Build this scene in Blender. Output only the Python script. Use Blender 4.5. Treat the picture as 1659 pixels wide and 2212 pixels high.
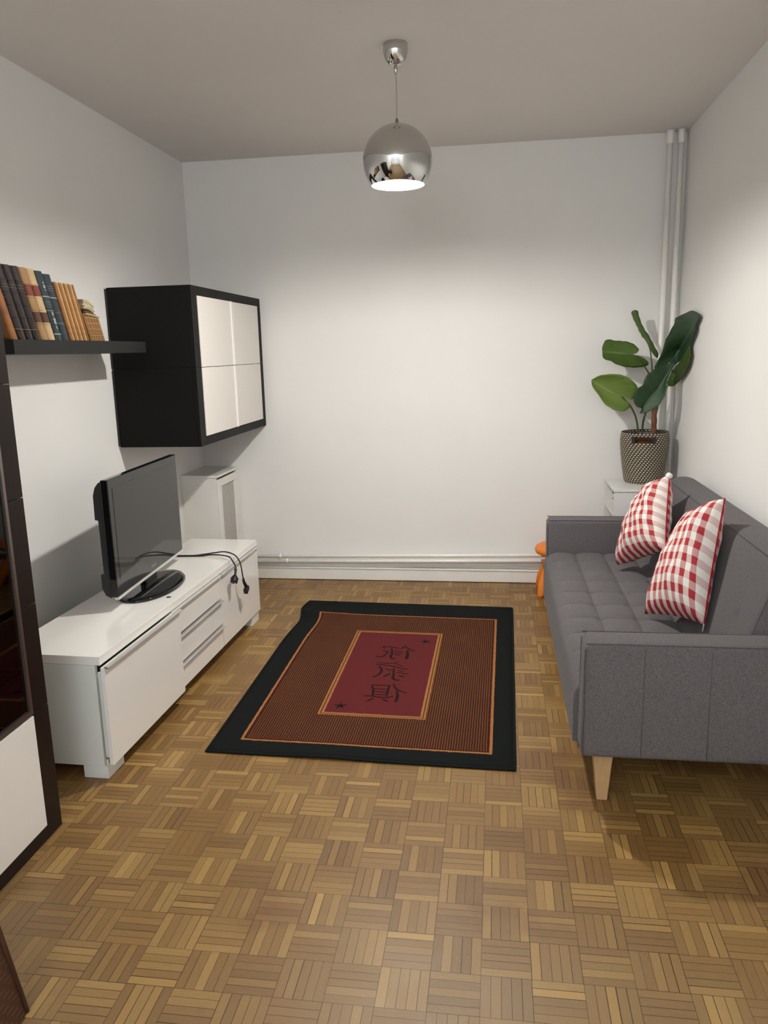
import bpy, bmesh, math, random
from mathutils import Vector, Matrix, noise
random.seed(7)
for ob in list(bpy.data.objects):
    bpy.data.objects.remove(ob)
SC = bpy.context.scene
COL = SC.collection
PI = math.pi

# ------------------------------------------------------------------ camera
cd = bpy.data.cameras.new('camera'); cam = bpy.data.objects.new('camera', cd); COL.objects.link(cam)
cam.rotation_mode = 'XYZ'
cam.location = (2.0102, -5.1415, 1.5581)
cam.rotation_euler = (math.radians(78.314), math.radians(1.396), math.radians(8.003))
cd.sensor_fit = 'HORIZONTAL'; cd.sensor_width = 36.0; cd.lens = 1680.4 / 1659 * 36.0
cd.clip_start = 0.05
SC.camera = cam
# ------------------------------------------------------------------ world, view, large light
SC.view_settings.view_transform = 'Standard'; SC.view_settings.look = 'None'
SC.view_settings.gamma = 1.0; SC.view_settings.use_curve_mapping = False
SC.view_settings.exposure = 0.3
wd = bpy.data.worlds.new('world'); SC.world = wd; wd.use_nodes = True
bg = wd.node_tree.nodes['Background']; bg.inputs[0].default_value = (0.75, 0.85, 1.0, 1); bg.inputs[1].default_value = 0.6
LAMP = (1.600, -1.680)
def area(name, loc, rot, sx, sy, power, col):
    d = bpy.data.lights.new(name, 'AREA'); d.shape = 'RECTANGLE'; d.size = sx; d.size_y = sy
    d.energy = power; d.color = col
    o = bpy.data.objects.new(name, d); COL.objects.link(o); o.location = loc; o.rotation_euler = rot
    return o
area('window_daylight', (1.6, -7.33, 1.45), (math.radians(90), 0, 0), 1.9, 1.5, 5, (0.88, 0.95, 1.0))
area('added_ceiling_fill', (1.6, -6.7, 2.05), (math.radians(180), 0, 0), .5, .5, 112, (0.88, 0.95, 1.0))  # added upward fill behind the camera, brightens the ceiling and upper walls
BULB_STRENGTH = 1680.0     # the lit bulb inside the pendant globe is the room's key light

# ------------------------------------------------------------------ node helpers
class NT:
    def __init__(s, name):
        s.m = bpy.data.materials.new(name); s.m.use_nodes = True
        s.t = s.m.node_tree; s.b = s.t.nodes['Principled BSDF']
    def n(s, typ, **kw):
        nd = s.t.nodes.new(typ)
        for k, v in kw.items(): setattr(nd, k, v)
        return nd
    def l(s, a, b): s.t.links.new(a, b)
    def put(s, sock, v):
        if hasattr(v, 'node'): s.l(v, sock)
        else: sock.default_value = v
    def M(s, op, a, b=None, c=None):
        nd = s.n('ShaderNodeMath', operation=op); s.put(nd.inputs[0], a)
        if b is not None: s.put(nd.inputs[1], b)
        if c is not None: s.put(nd.inputs[2], c)
        return nd.outputs[0]
    def xyz(s, v):
        nd = s.n('ShaderNodeSeparateXYZ'); s.l(v, nd.inputs[0]); return nd.outputs
    def vec(s, a, b, c=0.0):
        nd = s.n('ShaderNodeCombineXYZ'); s.put(nd.inputs[0], a); s.put(nd.inputs[1], b); s.put(nd.inputs[2], c); return nd.outputs[0]
    def mix(s, f, a, b):
        nd = s.n('ShaderNodeMix', data_type='RGBA'); s.put(nd.inputs[0], f)
        for i, v in ((6, a), (7, b)):
            if hasattr(v, 'node'): s.l(v, nd.inputs[i])
            else: nd.inputs[i].default_value = (*v, 1) if len(v) == 3 else v
        return nd.outputs[2]
    def noise(s, vec, scale, detail=3, rough=.5):
        nd = s.n('ShaderNodeTexNoise'); nd.inputs['Scale'].default_value = scale
        nd.inputs['Detail'].default_value = detail; nd.inputs['Roughness'].default_value = rough
        if vec is not None: s.l(vec, nd.inputs['Vector'])
        return nd.outputs['Fac']
    def white(s, vec):
        nd = s.n('ShaderNodeTexWhiteNoise', noise_dimensions='3D'); s.l(vec, nd.inputs['Vector']); return nd.outputs['Value']
    def coord(s, k='Object'): return s.n('ShaderNodeTexCoord').outputs[k]
    def ramp(s, f, stops):
        nd = s.n('ShaderNodeValToRGB'); s.put(nd.inputs[0], f)
        e = nd.color_ramp.elements
        while len(e) < len(stops): e.new(0.5)
        for i, (p, c) in enumerate(stops): e[i].position = p; e[i].color = (*c, 1)
        return nd.outputs[0]
    def bump(s, h, strength, dist=.002):
        nd = s.n('ShaderNodeBump'); nd.inputs['Strength'].default_value = strength; nd.inputs['Distance'].default_value = dist
        s.l(h, nd.inputs['Height']); s.l(nd.outputs[0], s.b.inputs['Normal'])
    def base(s, v): s.put(s.b.inputs['Base Color'], v if hasattr(v, 'node') else (*v, 1))
    def rough(s, v): s.put(s.b.inputs['Roughness'], v)

def plain(name, col, rough=.5, metal=0, spec=.5, coat=0, var=.06, scale=14):
    k = NT(name); c = k.coord()
    f = k.noise(c, scale, 3)
    k.base(k.mix(f, [x * (1 - var) for x in col], [min(1, x * (1 + var)) for x in col]))
    k.rough(rough); k.b.inputs['Metallic'].default_value = metal
    k.b.inputs['Specular IOR Level'].default_value = spec; k.b.inputs['Coat Weight'].default_value = coat
    return k.m

def wall_mat(name, col, bump=.12):
    k = NT(name); c = k.coord(); f = k.noise(c, 3.0, 4)
    k.base(k.mix(f, [x * .97 for x in col], [x * 1.02 for x in col])); k.rough(.75)
    k.b.inputs['Specular IOR Level'].default_value = .25
    k.bump(k.noise(c, 220, 3), bump, .001); return k.m

def parquet():
    k = NT('oak_mosaic_parquet'); o = k.xyz(k.coord())
    S = .1275
    X = k.M('DIVIDE', k.M('SUBTRACT', o[0], 2.235), S); Y = k.M('DIVIDE', k.M('ADD', o[1], 2.795), S)
    ix, iy = k.M('FLOOR', X), k.M('FLOOR', Y); fx, fy = k.M('FRACT', X), k.M('FRACT', Y)
    par = k.M('MODULO', k.M('ADD', k.M('ADD', ix, iy), 400), 2)      # 0: strips run along y
    par = k.M('GREATER_THAN', par, .5)
    def sel(a, b): return k.M('ADD', k.M('MULTIPLY', a, k.M('SUBTRACT', 1, par)), k.M('MULTIPLY', b, par))
    ac = sel(fx, fy); al = sel(fy, fx)
    A5 = k.M('MULTIPLY', ac, 5); st = k.M('FLOOR', A5); fs = k.M('FRACT', A5)
    rnd = k.white(k.vec(ix, iy, st)); rnd2 = k.white(k.vec(iy, ix, k.M('ADD', st, 31)))
    blk = k.white(k.vec(ix, iy, 77.0))
    # grain, stretched along the strip
    gx = k.M('ADD', k.M('MULTIPLY', ac, 16.0), k.M('MULTIPLY', rnd, 40)); gy = k.M('ADD', k.M('MULTIPLY', al, 1.6), k.M('MULTIPLY', rnd2, 40))
    g = k.noise(k.vec(gx, gy, k.M('MULTIPLY', rnd, 9)), 2.2, 5, .65)
    g2 = k.noise(k.vec(k.M('MULTIPLY', gx, 3), gy), 5, 4, .7)
    tone = k.M('ADD', k.M('MULTIPLY', k.M('MULTIPLY', rnd, rnd), .50), k.M('ADD', k.M('MULTIPLY', blk, .26), .06))
    tone = k.M('ADD', k.M('MULTIPLY', tone, .78), k.M('MULTIPLY', g, .34))
    col = k.ramp(tone, [(0.0, (.125, .060, .018)), (.3, (.208, .109, .031)), (.5, (.268, .149, .043)), (.72, (.352, .208, .063)), (1.0, (.48, .30, .098))])
    # worn greyer zone of the varnish with its own irregular shape, amber elsewhere
    wz = k.noise(k.vec(o[0], o[1]), .55, 3)
    wear = k.M('MULTIPLY', k.M('SMOOTH_MIN', k.M('MAXIMUM', k.M('MULTIPLY', k.M('SUBTRACT', k.M('ADD', wz, k.M('MULTIPLY', k.M('SUBTRACT', -2.9, o[1]), .18)), .42), 2.4), 0), 1.0, .1), .8)
    col = k.mix(wear, col, k.mix(.55, col, (.285, .216, .130)))
    amber = k.M('GREATER_THAN', rnd2, .93)
    col = k.mix(k.M('MULTIPLY', amber, .28), col, (.60, .37, .11))
    dark = k.M('GREATER_THAN', g2, .60)
    col = k.mix(k.M('MULTIPLY', dark, .34), col, (.06, .028, .013))
    st_n = k.noise(k.vec(o[0], o[1], 4.0), 2.1, 4)
    stain = k.M('MINIMUM', k.M('MAXIMUM', k.M('MULTIPLY', k.M('SUBTRACT', st_n, .60), 6), 0), .45)
    col = k.mix(stain, col, (.15, .062, .024))
    # gaps
    d1 = k.M('MULTIPLY', k.M('MINIMUM', fs, k.M('SUBTRACT', 1, fs)), S / 5)
    d2 = k.M('MULTIPLY', k.M('MINIMUM', al, k.M('SUBTRACT', 1, al)), S)
    wid = k.M('ADD', .00045, k.M('MULTIPLY', k.M('MULTIPLY', rnd2, rnd2), .0011))
    gap = k.M('MAXIMUM', k.M('LESS_THAN', d1, wid), k.M('LESS_THAN', d2, .0006))
    col = k.mix(k.M('MULTIPLY', gap, .9), col, (.022, .011, .006))
    k.base(col)
    k.rough(k.M('ADD', .34, k.M('MULTIPLY', k.noise(k.vec(o[0], o[1]), 7, 4), .2)))
    k.bump(k.M('SUBTRACT', k.M('MULTIPLY', g2, .25), gap), .35, .0008)
    return k.m

def fabric(name, c1, c2, scale=900, uvk='Object', bump=.5):
    k = NT(name); c = k.coord(uvk); x = k.xyz(c)
    v = k.vec(k.M('MULTIPLY', x[0], .35), x[1], k.M('MULTIPLY', x[2], 1.0))
    f = k.noise(v, scale, 2, .7); f2 = k.noise(c, 260, 3)
    m = k.M('ADD', k.M('MULTIPLY', f, .6), k.M('MULTIPLY', f2, .4))
    k.base(k.ramp(m, [(.35, c1), (.65, c2)])); k.rough(.92); k.b.inputs['Specular IOR Level'].default_value = .15
    k.b.inputs['Sheen Weight'].default_value = .08; k.b.inputs['Sheen Roughness'].default_value = .4
    k.bump(m, bump, .0012); return k.m

def gingham(n=8.0):
    k = NT('red_white_gingham'); u = k.xyz(k.coord('UV'))
    a = k.M('LESS_THAN', k.M('FRACT', k.M('MULTIPLY', u[0], n)), .5)
    b = k.M('LESS_THAN', k.M('FRACT', k.M('MULTIPLY', u[1], n)), .5)
    w1 = k.M('LESS_THAN', k.M('FRACT', k.M('MULTIPLY', k.M('ADD', u[0], u[1]), 160)), .5)
    t2 = k.M('ADD', k.M('MULTIPLY', a, .63), k.M('MULTIPLY', b, .37))
    col = k.mix(t2, (.88, .84, .78), (.40, .009, .020))
    col = k.mix(.08, col, k.mix(w1, (.80, .74, .68), (.34, .025, .035)))
    k.base(col); k.rough(.85); k.b.inputs['Specular IOR Level'].default_value = .2
    k.bump(k.noise(k.coord('UV'), 500, 2), .25, .001); return k.m

def rug_mat():
    k = NT('woven_rug_pile'); u = k.xyz(k.coord('UV'))
    U, V = u[0], u[1]
    wob = k.M('MULTIPLY', k.M('SUBTRACT', k.noise(k.coord('UV'), 60, 2), .5), .004)
    Uw = k.M('ADD', U, wob); Vw = k.M('ADD', V, wob)
    def rect(u0, u1, v0, v1):
        du = k.M('MULTIPLY', k.M('MINIMUM', k.M('SUBTRACT', Uw, u0), k.M('SUBTRACT', u1, Uw)), 1.24)
        dv = k.M('MULTIPLY', k.M('MINIMUM', k.M('SUBTRACT', Vw, v0), k.M('SUBTRACT', v1, Vw)), 1.9)
        return k.M('MINIMUM', du, dv)
    d1 = rect(.088, .93, .053, .885); d2 = rect(.318, .684, .198, .735)
    pile = k.noise(k.coord('UV'), 420, 3, .7)
    black = k.mix(pile, (.004, .0055, .0055), (.0125, .0145, .014))
    rib = k.M('FRACT', k.M('MULTIPLY', k.M('ADD', U, k.M('MULTIPLY', k.M('SUBTRACT', k.noise(k.vec(k.M('MULTIPLY', U, 40), k.M('MULTIPLY', V, 260)), 1.0, 2), .5), .006)), 118))
    ribm = k.M('LESS_THAN', rib, .5)
    blot = k.noise(k.coord('UV'), 9, 3)
    ribbed = k.mix(ribm, (.030, .0075, .0065), k.mix(blot, (.11, .042, .016), (.19, .076, .027)))
    ribbed = k.mix(k.M('MULTIPLY', pile, .3), ribbed, (.05, .014, .01))
    orange = k.mix(pile, (.26, .095, .028), (.42, .19, .065))
    red = k.mix(pile, (.085, .013, .015), (.135, .023, .024))
    l1 = k.M('LESS_THAN', k.M('ABSOLUTE', k.M('SUBTRACT', d1, .0075)), .0055)
    l1b = k.M('LESS_THAN', k.M('ABSOLUTE', k.M('SUBTRACT', d1, .0185)), .003)
    l2 = k.M('LESS_THAN', k.M('ABSOLUTE', d2), .012); l2b = k.M('LESS_THAN', k.M('ABSOLUTE', k.M('ADD', d2, .001)), .0028)
    col = k.mix(k.M('GREATER_THAN', d1, 0), black, ribbed)
    col = k.mix(l1b, col, (.05, .008, .008))
    col = k.mix(k.M('GREATER_THAN', d2, 0), col, red)
    col = k.mix(l1, col, orange)
    col = k.mix(l2, col, orange); col = k.mix(l2b, col, (.09, .035, .018))
    k.base(col); k.rough(.95); k.b.inputs['Specular IOR Level'].default_value = .1
    hh = k.M('ADD', k.M('MULTIPLY', ribm, .6), pile)
    k.bump(hh, .5, .0015); return k.m

def weave():
    k = NT('woven_basket_strands'); u = k.xyz(k.coord('UV'))
    R = 27.0; Mh = 40.0
    r = k.M('FLOOR', k.M('MULTIPLY', u[1], R)); fr = k.M('FRACT', k.M('MULTIPLY', u[1], R))
    ph = k.M('FRACT', k.M('ADD', k.M('MULTIPLY', u[0], Mh), k.M('MULTIPLY', r, -.62)))
    dash = k.M('MULTIPLY', k.M('LESS_THAN', ph, .60), k.M('MULTIPLY', k.M('GREATER_THAN', fr, .18), k.M('LESS_THAN', fr, .80)))
    n_ = k.noise(k.coord('UV'), 90, 2)
    col = k.mix(dash, (.016, .011, .009), k.mix(n_, (.42, .35, .23), (.66, .57, .42)))
    k.base(col); k.rough(.6)
    k.bump(k.M('ADD', k.M('MULTIPLY', k.M('SINE', k.M('MULTIPLY', fr, PI)), .8), dash), .8, .003); return k.m

def leaf_mat(name, a, b, vein):
    k = NT(name); u = k.xyz(k.coord('UV'))
    side = k.M('ABSOLUTE', k.M('SUBTRACT', u[0], .5))
    f = k.noise(k.coord('UV'), 5, 4)
    col = k.mix(f, a, b)
    mid = k.M('LESS_THAN', side, .022)
    vv = k.M('FRACT', k.M('SUBTRACT', k.M('MULTIPLY', u[1], 7.5), k.M('MULTIPLY', side, 3.0)))
    vn = k.M('LESS_THAN', vv, .06)
    col = k.mix(k.M('MAXIMUM', k.M('MULTIPLY', mid, .7), k.M('MULTIPLY', vn, .35)), col, vein)
    k.base(col); k.rough(.5); k.b.inputs['Specular IOR Level'].default_value = .35
    k.bump(k.M('SUBTRACT', 1, k.M('MAXIMUM', vn, mid)), .25, .002)
    return k.m

def glass_dark():
    k = NT('smoked_glass'); t = k.n('ShaderNodeBsdfTransparent'); t.inputs[0].default_value = (.16, .16, .17, 1)
    gl = k.n('ShaderNodeBsdfGlossy'); gl.inputs['Roughness'].default_value = .02
    fr = k.n('ShaderNodeFresnel'); fr.inputs[0].default_value = 1.5
    mx = k.n('ShaderNodeMixShader'); k.l(fr.outputs[0], mx.inputs[0]); k.l(t.outputs[0], mx.inputs[1]); k.l(gl.outputs[0], mx.inputs[2])
    k.l(mx.outputs[0], k.t.nodes['Material Output'].inputs[0]); return k.m

def clear_glass():
    k = NT('window_glass'); t = k.n('ShaderNodeBsdfTransparent')
    gl = k.n('ShaderNodeBsdfGlossy'); gl.inputs['Roughness'].default_value = .01
    fr = k.n('ShaderNodeFresnel'); fr.inputs[0].default_value = 1.45
    mx = k.n('ShaderNodeMixShader'); k.l(fr.outputs[0], mx.inputs[0]); k.l(t.outputs[0], mx.inputs[1]); k.l(gl.outputs[0], mx.inputs[2])
    k.l(mx.outputs[0], k.t.nodes['Material Output'].inputs[0]); return k.m

def emit(name, col, s):
    k = NT(name); k.base(col); k.b.inputs['Emission Color'].default_value = (*col, 1); k.b.inputs['Emission Strength'].default_value = s
    return k.m

def woodgrain(name, a, b, rough=.4, spec=.5, axis=2, scale=3):
    k = NT(name); o = k.xyz(k.coord())
    sc = [60, 60, 60]; sc[axis] = 3
    v = k.vec(*[k.M('MULTIPLY', o[i], sc[i]) for i in range(3)])
    k.base(k.mix(k.noise(v, scale, 4), a, b)); k.rough(rough); k.b.inputs['Specular IOR Level'].default_value = spec
    k.bump(k.noise(v, scale, 3), .08, .0005); return k.m

def stitched():
    k = NT('brown_woven_leather'); o = k.xyz(k.coord())
    Y = k.M('MULTIPLY', o[1], 26); Z = k.M('MULTIPLY', o[2], 60)
    row = k.M('FLOOR', Z); fy = k.M('FRACT', k.M('ADD', Y, k.M('MULTIPLY', row, .37))); fz = k.M('FRACT', Z)
    s = k.M('MULTIPLY', k.M('LESS_THAN', fy, .62), k.M('LESS_THAN', fz, .22))
    k.base(k.mix(s, k.mix(k.noise(k.coord(), 30, 3), (.045, .016, .009), (.075, .026, .013)), (.14, .06, .035)))
    k.rough(.5); k.bump(k.M('SUBTRACT', 1, s), .5, .002); return k.m

M = {
 'wall': wall_mat('white_wall_paint', (.86, .85, .828)),
 'ceil': wall_mat('ceiling_paint', (.82, .785, .755), .08),
 'trim': plain('white_gloss_trim_paint', (.85, .83, .785), .38, var=.04, scale=9),
 'pipe': plain('white_pipe_enamel', (.92, .905, .86), .3, var=.05, scale=20),
 'floor': parquet(),
 'rug': rug_mat(),
 'rugtxt': plain('dark_brown_rug_pile', (.020, .009, .008), .95, spec=.1, var=.4, scale=300),
 'rugstar': plain('black_rug_pile', (.008, .008, .008), .95, spec=.1, var=.3, scale=300),
 'rugedge': plain('black_rug_binding', (.008, .0095, .0095), .9, spec=.15, var=.3, scale=300),
 'gloss': plain('glossy_white_lacquer', (.89, .865, .825), .13, spec=.5, coat=.3, var=.01),
 'carcass': plain('white_melamine', (.74, .755, .72), .38, var=.01),
 'cream': plain('cream_white_lacquer', (.78, .745, .70), .28, var=.01),
 'alu': plain('aluminium_profile', (.72, .72, .70), .3, metal=.85, var=.03),
 'black': woodgrain('black_brown_veneer', (.0065, .0062, .0060), (.0115, .011, .0106), .5, .10, 1),
 'shelfblk': woodgrain('black_shelf_foil', (.017, .018, .0175), (.024, .025, .0245), .5, .2, 1),
 'brown': woodgrain('dark_wenge_veneer', (.010, .0055, .0045), (.017, .0092, .0075), .4, .22, 2),
 'smoke': glass_dark(),
 'bronze': plain('brushed_bronze_frame', (.30, .26, .24), .28, metal=.9),
 'fab': fabric('grey_sofa_fabric', (.070, .065, .068), (.180, .165, .170)),
 'seam': fabric('grey_sofa_piping', (.062, .058, .061), (.13, .12, .125)),
 'oak': woodgrain('pale_oak', (.42, .265, .13), (.56, .37, .195), .45, .4, 2),
 'ging': gingham(),
 'cloth': plain('white_cotton_cloth', (.84, .79, .74), .9, spec=.1, var=.08, scale=90),
 'zip': plain('zip_metal', (.7, .7, .68), .3, metal=.8),
 'tvg': plain('glossy_black_plastic', (.006, .006, .007), .06, spec=.5, coat=.1, var=.02),
 'scr': plain('dark_lcd_screen', (.006, .006, .007), .075, spec=.5, coat=.1, var=.02),
 'tvm': plain('matt_black_plastic', (.014, .015, .016), .5, var=.1, scale=80),
 'tvs': plain('clear_acrylic_trim', (.62, .62, .56), .15, var=.03),
 'cable': plain('black_rubber_cable', (.008, .007, .008), .45, var=.1),
 'chrome': plain('polished_chrome', (.60, .60, .585), .035, metal=1.0, var=.01),
 'steel': plain('steel_cable_sheath', (.36, .34, .31), .35, metal=.6),
 'shadein': plain('white_enamel_inside', (.92, .90, .87), .5, var=.01),
 'bulb': emit('lit_bulb_glass', (1.0, .965, .905), BULB_STRENGTH),
 'orange': plain('orange_moulded_plastic', (.84, .235, .022), .48, var=.05, scale=20),
 'weave': weave(), 'leather': plain('black_leather_binding', (.018, .018, .021), .55, var=.2, scale=60),
 'soil': plain('brown_coir_soil', (.075, .032, .018), .95, spec=.1, var=.6, scale=120),
 'bark': plain('brown_fibrous_bark', (.19, .085, .045), .85, spec=.2, var=.55, scale=70),
 'stem': plain('green_stem_plastic', (.055, .088, .028), .45, var=.2),
 'leafA': leaf_mat('light_green_leaf', (.10, .165, .028), (.165, .235, .05), (.22, .30, .10)),
 'leafB': leaf_mat('mid_green_leaf', (.045, .095, .018), (.085, .145, .026), (.12, .19, .05)),
 'leafD': leaf_mat('dark_green_leaf', (.010, .034, .013), (.022, .056, .021), (.06, .13, .065)),
 'leafF': leaf_mat('bottle_green_leaf', (.015, .044, .017), (.031, .072, .027), (.07, .14, .07)),
 'leafE': leaf_mat('olive_green_leaf', (.032, .062, .006), (.055, .090, .010), (.07, .11, .02)),
 'hole': plain('dark_hole', (.02, .012, .01), .8),
 'mesh': plain('grey_mesh_panel', (.50, .485, .45), .8, var=.18, scale=60),
 'white': plain('white_laminate', (.76, .755, .73), .3, var=.01),
 'wleather': stitched(),
 'glass': clear_glass(),
 'paper': plain('cream_paper', (.56, .49, .33), .9, spec=.1, var=.2, scale=60),
}
def leather(name, a, b): return plain(name, a, .27, spec=.6, var=b, scale=22)
M['bk_brown'] = leather('dark_brown_book_leather', (.022, .0125, .0135), .5)
M['bk_orange'] = plain('orange_brown_marbled_cover', (.33, .125, .03), .45, var=.7, scale=14)
M['bk_tan'] = leather('tan_book_leather', (.40, .235, .095), .35)
M['bk_tanl'] = leather('pale_tan_book_leather', (.60, .43, .23), .3)
M['bk_blue'] = leather('dark_blue_book_cloth', (.020, .036, .047), .4)
M['bk_label'] = plain('red_leather_label', (.21, .036, .02), .4, var=.2)
M['bk_labelb'] = plain('brown_leather_label', (.10, .036, .016), .4, var=.3)
M['gilt'] = plain('worn_gilt', (.45, .37, .22), .35, metal=.4, var=.3, scale=90)
M['silver'] = plain('pale_silver_blocking', (.34, .38, .36), .5, var=.3, scale=90)
M['bk_thin'] = plain('yellow_brown_spine', (.30, .125, .035), .5, var=.5, scale=50)
M['bk_thin2'] = plain('golden_brown_spine', (.60, .37, .15), .5, var=.4, scale=50)
M['bk_small'] = plain('bamboo_brown_spine', (.25, .125, .04), .5, var=.6, scale=60)

# ------------------------------------------------------------------ mesh helpers
def link(name, me, mats=None, parent=None):
    o = bpy.data.objects.new(name, me); COL.objects.link(o)
    if mats is not None:
        for m in (mats if isinstance(mats, (list, tuple)) else [mats]): me.materials.append(m)
    if parent is not None: o.parent = parent
    return o
def bm_new(): return bmesh.new()
def done(name, bm, mat, parent=None, smooth=False, bevel=0, seg=2, recalc=True):
    if recalc: bmesh.ops.recalc_face_normals(bm, faces=bm.faces)
    me = bpy.data.meshes.new(name); bm.to_mesh(me); bm.free()
    if smooth:
        for p_ in me.polygons: p_.use_smooth = True
    o = link(name, me, mat, parent)
    if bevel:
        b = o.modifiers.new('bevel', 'BEVEL'); b.width = bevel; b.segments = seg; b.limit_method = 'ANGLE'; b.angle_limit = math.radians(40)
        for p_ in me.polygons: p_.use_smooth = True
        w_ = o.modifiers.new('wn', 'WEIGHTED_NORMAL'); w_.keep_sharp = False
    return o
def box(bm, a, b, mi=0):
    x0, y0, z0 = a; x1, y1, z1 = b
    v = [bm.verts.new(p_) for p_ in ((x0,y0,z0),(x1,y0,z0),(x1,y1,z0),(x0,y1,z0),(x0,y0,z1),(x1,y0,z1),(x1,y1,z1),(x0,y1,z1))]
    for f in ((0,3,2,1),(4,5,6,7),(0,1,5,4),(1,2,6,5),(2,3,7,6),(3,0,4,7)):
        bm.faces.new([v[i] for i in f]).material_index = mi
    return v
def bx(name, a, b, mat, parent=None, bevel=0.0015, seg=2):
    bm = bm_new(); box(bm, a, b); return done(name, bm, mat, parent, bevel=bevel, seg=seg)
def lathe(bm, prof, c=(0, 0, 0), n=48, cap=True, mi=0, uv=None):
    rings = []
    for r, z in prof:
        rings.append([bm.verts.new((c[0] + r * math.cos(2*PI*i/n), c[1] + r * math.sin(2*PI*i/n), c[2] + z)) for i in range(n)])
    for j in range(len(rings) - 1):
        for i in range(n):
            f = bm.faces.new((rings[j][i], rings[j][(i+1) % n], rings[j+1][(i+1) % n], rings[j+1][i])); f.material_index = mi
    if cap:
        bm.faces.new(list(reversed(rings[0]))); bm.faces.new(rings[-1])
    return rings
def catmull(pts, k=6):
    P = [Vector(p_) for p_ in pts]; P = [P[0]*2 - P[1]] + P + [P[-1]*2 - P[-2]]; out = []
    for i in range(1, len(P) - 2):
        for j in range(k):
            t = j / k
            out.append(.5*((2*P[i]) + (P[i+1]-P[i-1])*t + (2*P[i-1]-5*P[i]+4*P[i+1]-P[i+2])*t*t + (3*P[i]-P[i-1]-3*P[i+1]+P[i+2])*t**3))
    out.append(P[-2]); return out
def tube(bm, pts, rad, n=10, smooth=True, k=6, cap=True):
    P = catmull(pts, k) if smooth and len(pts) > 2 else [Vector(p_) for p_ in pts]
    L = len(P); rings = []; up = None
    for i, p_ in enumerate(P):
        t = (P[min(i+1, L-1)] - P[max(i-1, 0)]).normalized()
        if up is None: up = t.orthogonal().normalized()
        up = (up - t * up.dot(t)).normalized(); s = t.cross(up)
        r = rad(i / (L - 1)) if callable(rad) else rad
        rings.append([bm.verts.new(p_ + (up*math.cos(2*PI*a/n) + s*math.sin(2*PI*a/n))*r) for a in range(n)])
    for j in range(L - 1):
        for a in range(n): bm.faces.new((rings[j][a], rings[j][(a+1) % n], rings[j+1][(a+1) % n], rings[j+1][a]))
    if cap: bm.faces.new(list(reversed(rings[0]))); bm.faces.new(rings[-1])
def tb(name, pts, rad, mat, parent=None, n=10, **kw):
    bm = bm_new(); tube(bm, pts, rad, n, **kw); return done(name, bm, mat, parent, smooth=True)
def rbox(bm, a, b, r, n=4):
    """box with all edges rounded, as one closed mesh"""
    vs = box(bm, a, b)
    es = list({e for v in vs for e in v.link_edges})
    bmesh.ops.bevel(bm, geom=es, offset=r, segments=n, profile=.5, affect='EDGES')
def thing(name, label, cat, loc=(0, 0, 0), rotz=0, group=None):
    o = bpy.data.objects.new(name, None); COL.objects.link(o); o.location = loc; o.rotation_euler = (0, 0, rotz)
    o.empty_display_size = .05; o['label'] = label; o['category'] = cat
    if group: o['group'] = group
    return o
def tag(o, label, cat, group=None):
    o['label'] = label; o['category'] = cat
    if group: o['group'] = group
    return o
def struct(o): o['kind'] = 'structure'; return o

# ------------------------------------------------------------------ room shell
W, H, YR = 3.1215, 2.7806, -7.4
struct(bx('floor', (-.1, YR - .1, -.08), (W + .1, .1, 0), M['floor'], bevel=0))
struct(bx('ceiling', (-.1, YR - .1, H), (W + .1, .1, H + .08), M['ceil'], bevel=0))
struct(bx('wall_left', (-.1, YR - .1, 0), (0, .1, H), M['wall'], bevel=0))
struct(bx('wall_right', (W, YR - .1, 0), (W + .1, .1, H), M['wall'], bevel=0))
struct(bx('wall_back', (0, 0, 0), (W, .1, H), M['wall'], bevel=0))
bm = bm_new()
wx0, wx1, wz0, wz1 = .55, 2.65, .75, 2.25
for a, b in (((0, YR-.1, 0), (wx0, YR, H)), ((wx1, YR-.1, 0), (W, YR, H)), ((wx0, YR-.1, 0), (wx1, YR, wz0)), ((wx0, YR-.1, wz1), (wx1, YR, H))): box(bm, a, b)
struct(done('wall_rear', bm, M['wall']))
wn = bpy.data.objects.new('window_1', None); COL.objects.link(wn); wn.location = (wx0, YR, wz0); struct(wn)
bm = bm_new(); ww, wh = wx1 - wx0, wz1 - wz0
for a, b in (((0, -.08, 0), (ww, -.02, .06)), ((0, -.08, wh-.06), (ww, -.02, wh)), ((0, -.08, .06), (.06, -.02, wh-.06)), ((ww-.06, -.08, .06), (ww, -.02, wh-.06)), ((ww/2-.04, -.08, .06), (ww/2+.04, -.02, wh-.06))): box(bm, a, b)
done('window_frame', bm, M['trim'], wn)
bm = bm_new(); box(bm, (.06, -.055, .06), (ww/2-.04, -.05, wh-.06)); box(bm, (ww/2+.04, -.055, .06), (ww-.06, -.05, wh-.06))
done('window_pane', bm, M['glass'], wn)
# skirting along the back wall: plinth, a slight step and a rounded top
bm = bm_new()
box(bm, (.255, -.018, .004), (W, 0, .088)); box(bm, (.255, -.024, .082), (W, 0, .094))
struct(done('baseboard_back', bm, M['trim'], bevel=.003))
bm = bm_new(); box(bm, (1.35, -.0175, .1035), (W, 0, .112)); struct(done('trim_1', bm, M['trim'], bevel=.002))
bm = bm_new(); box(bm, (W - .016, -7.4, .004), (W, -.03, .09)); struct(done('baseboard_right', bm, M['trim'], bevel=.003))

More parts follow.
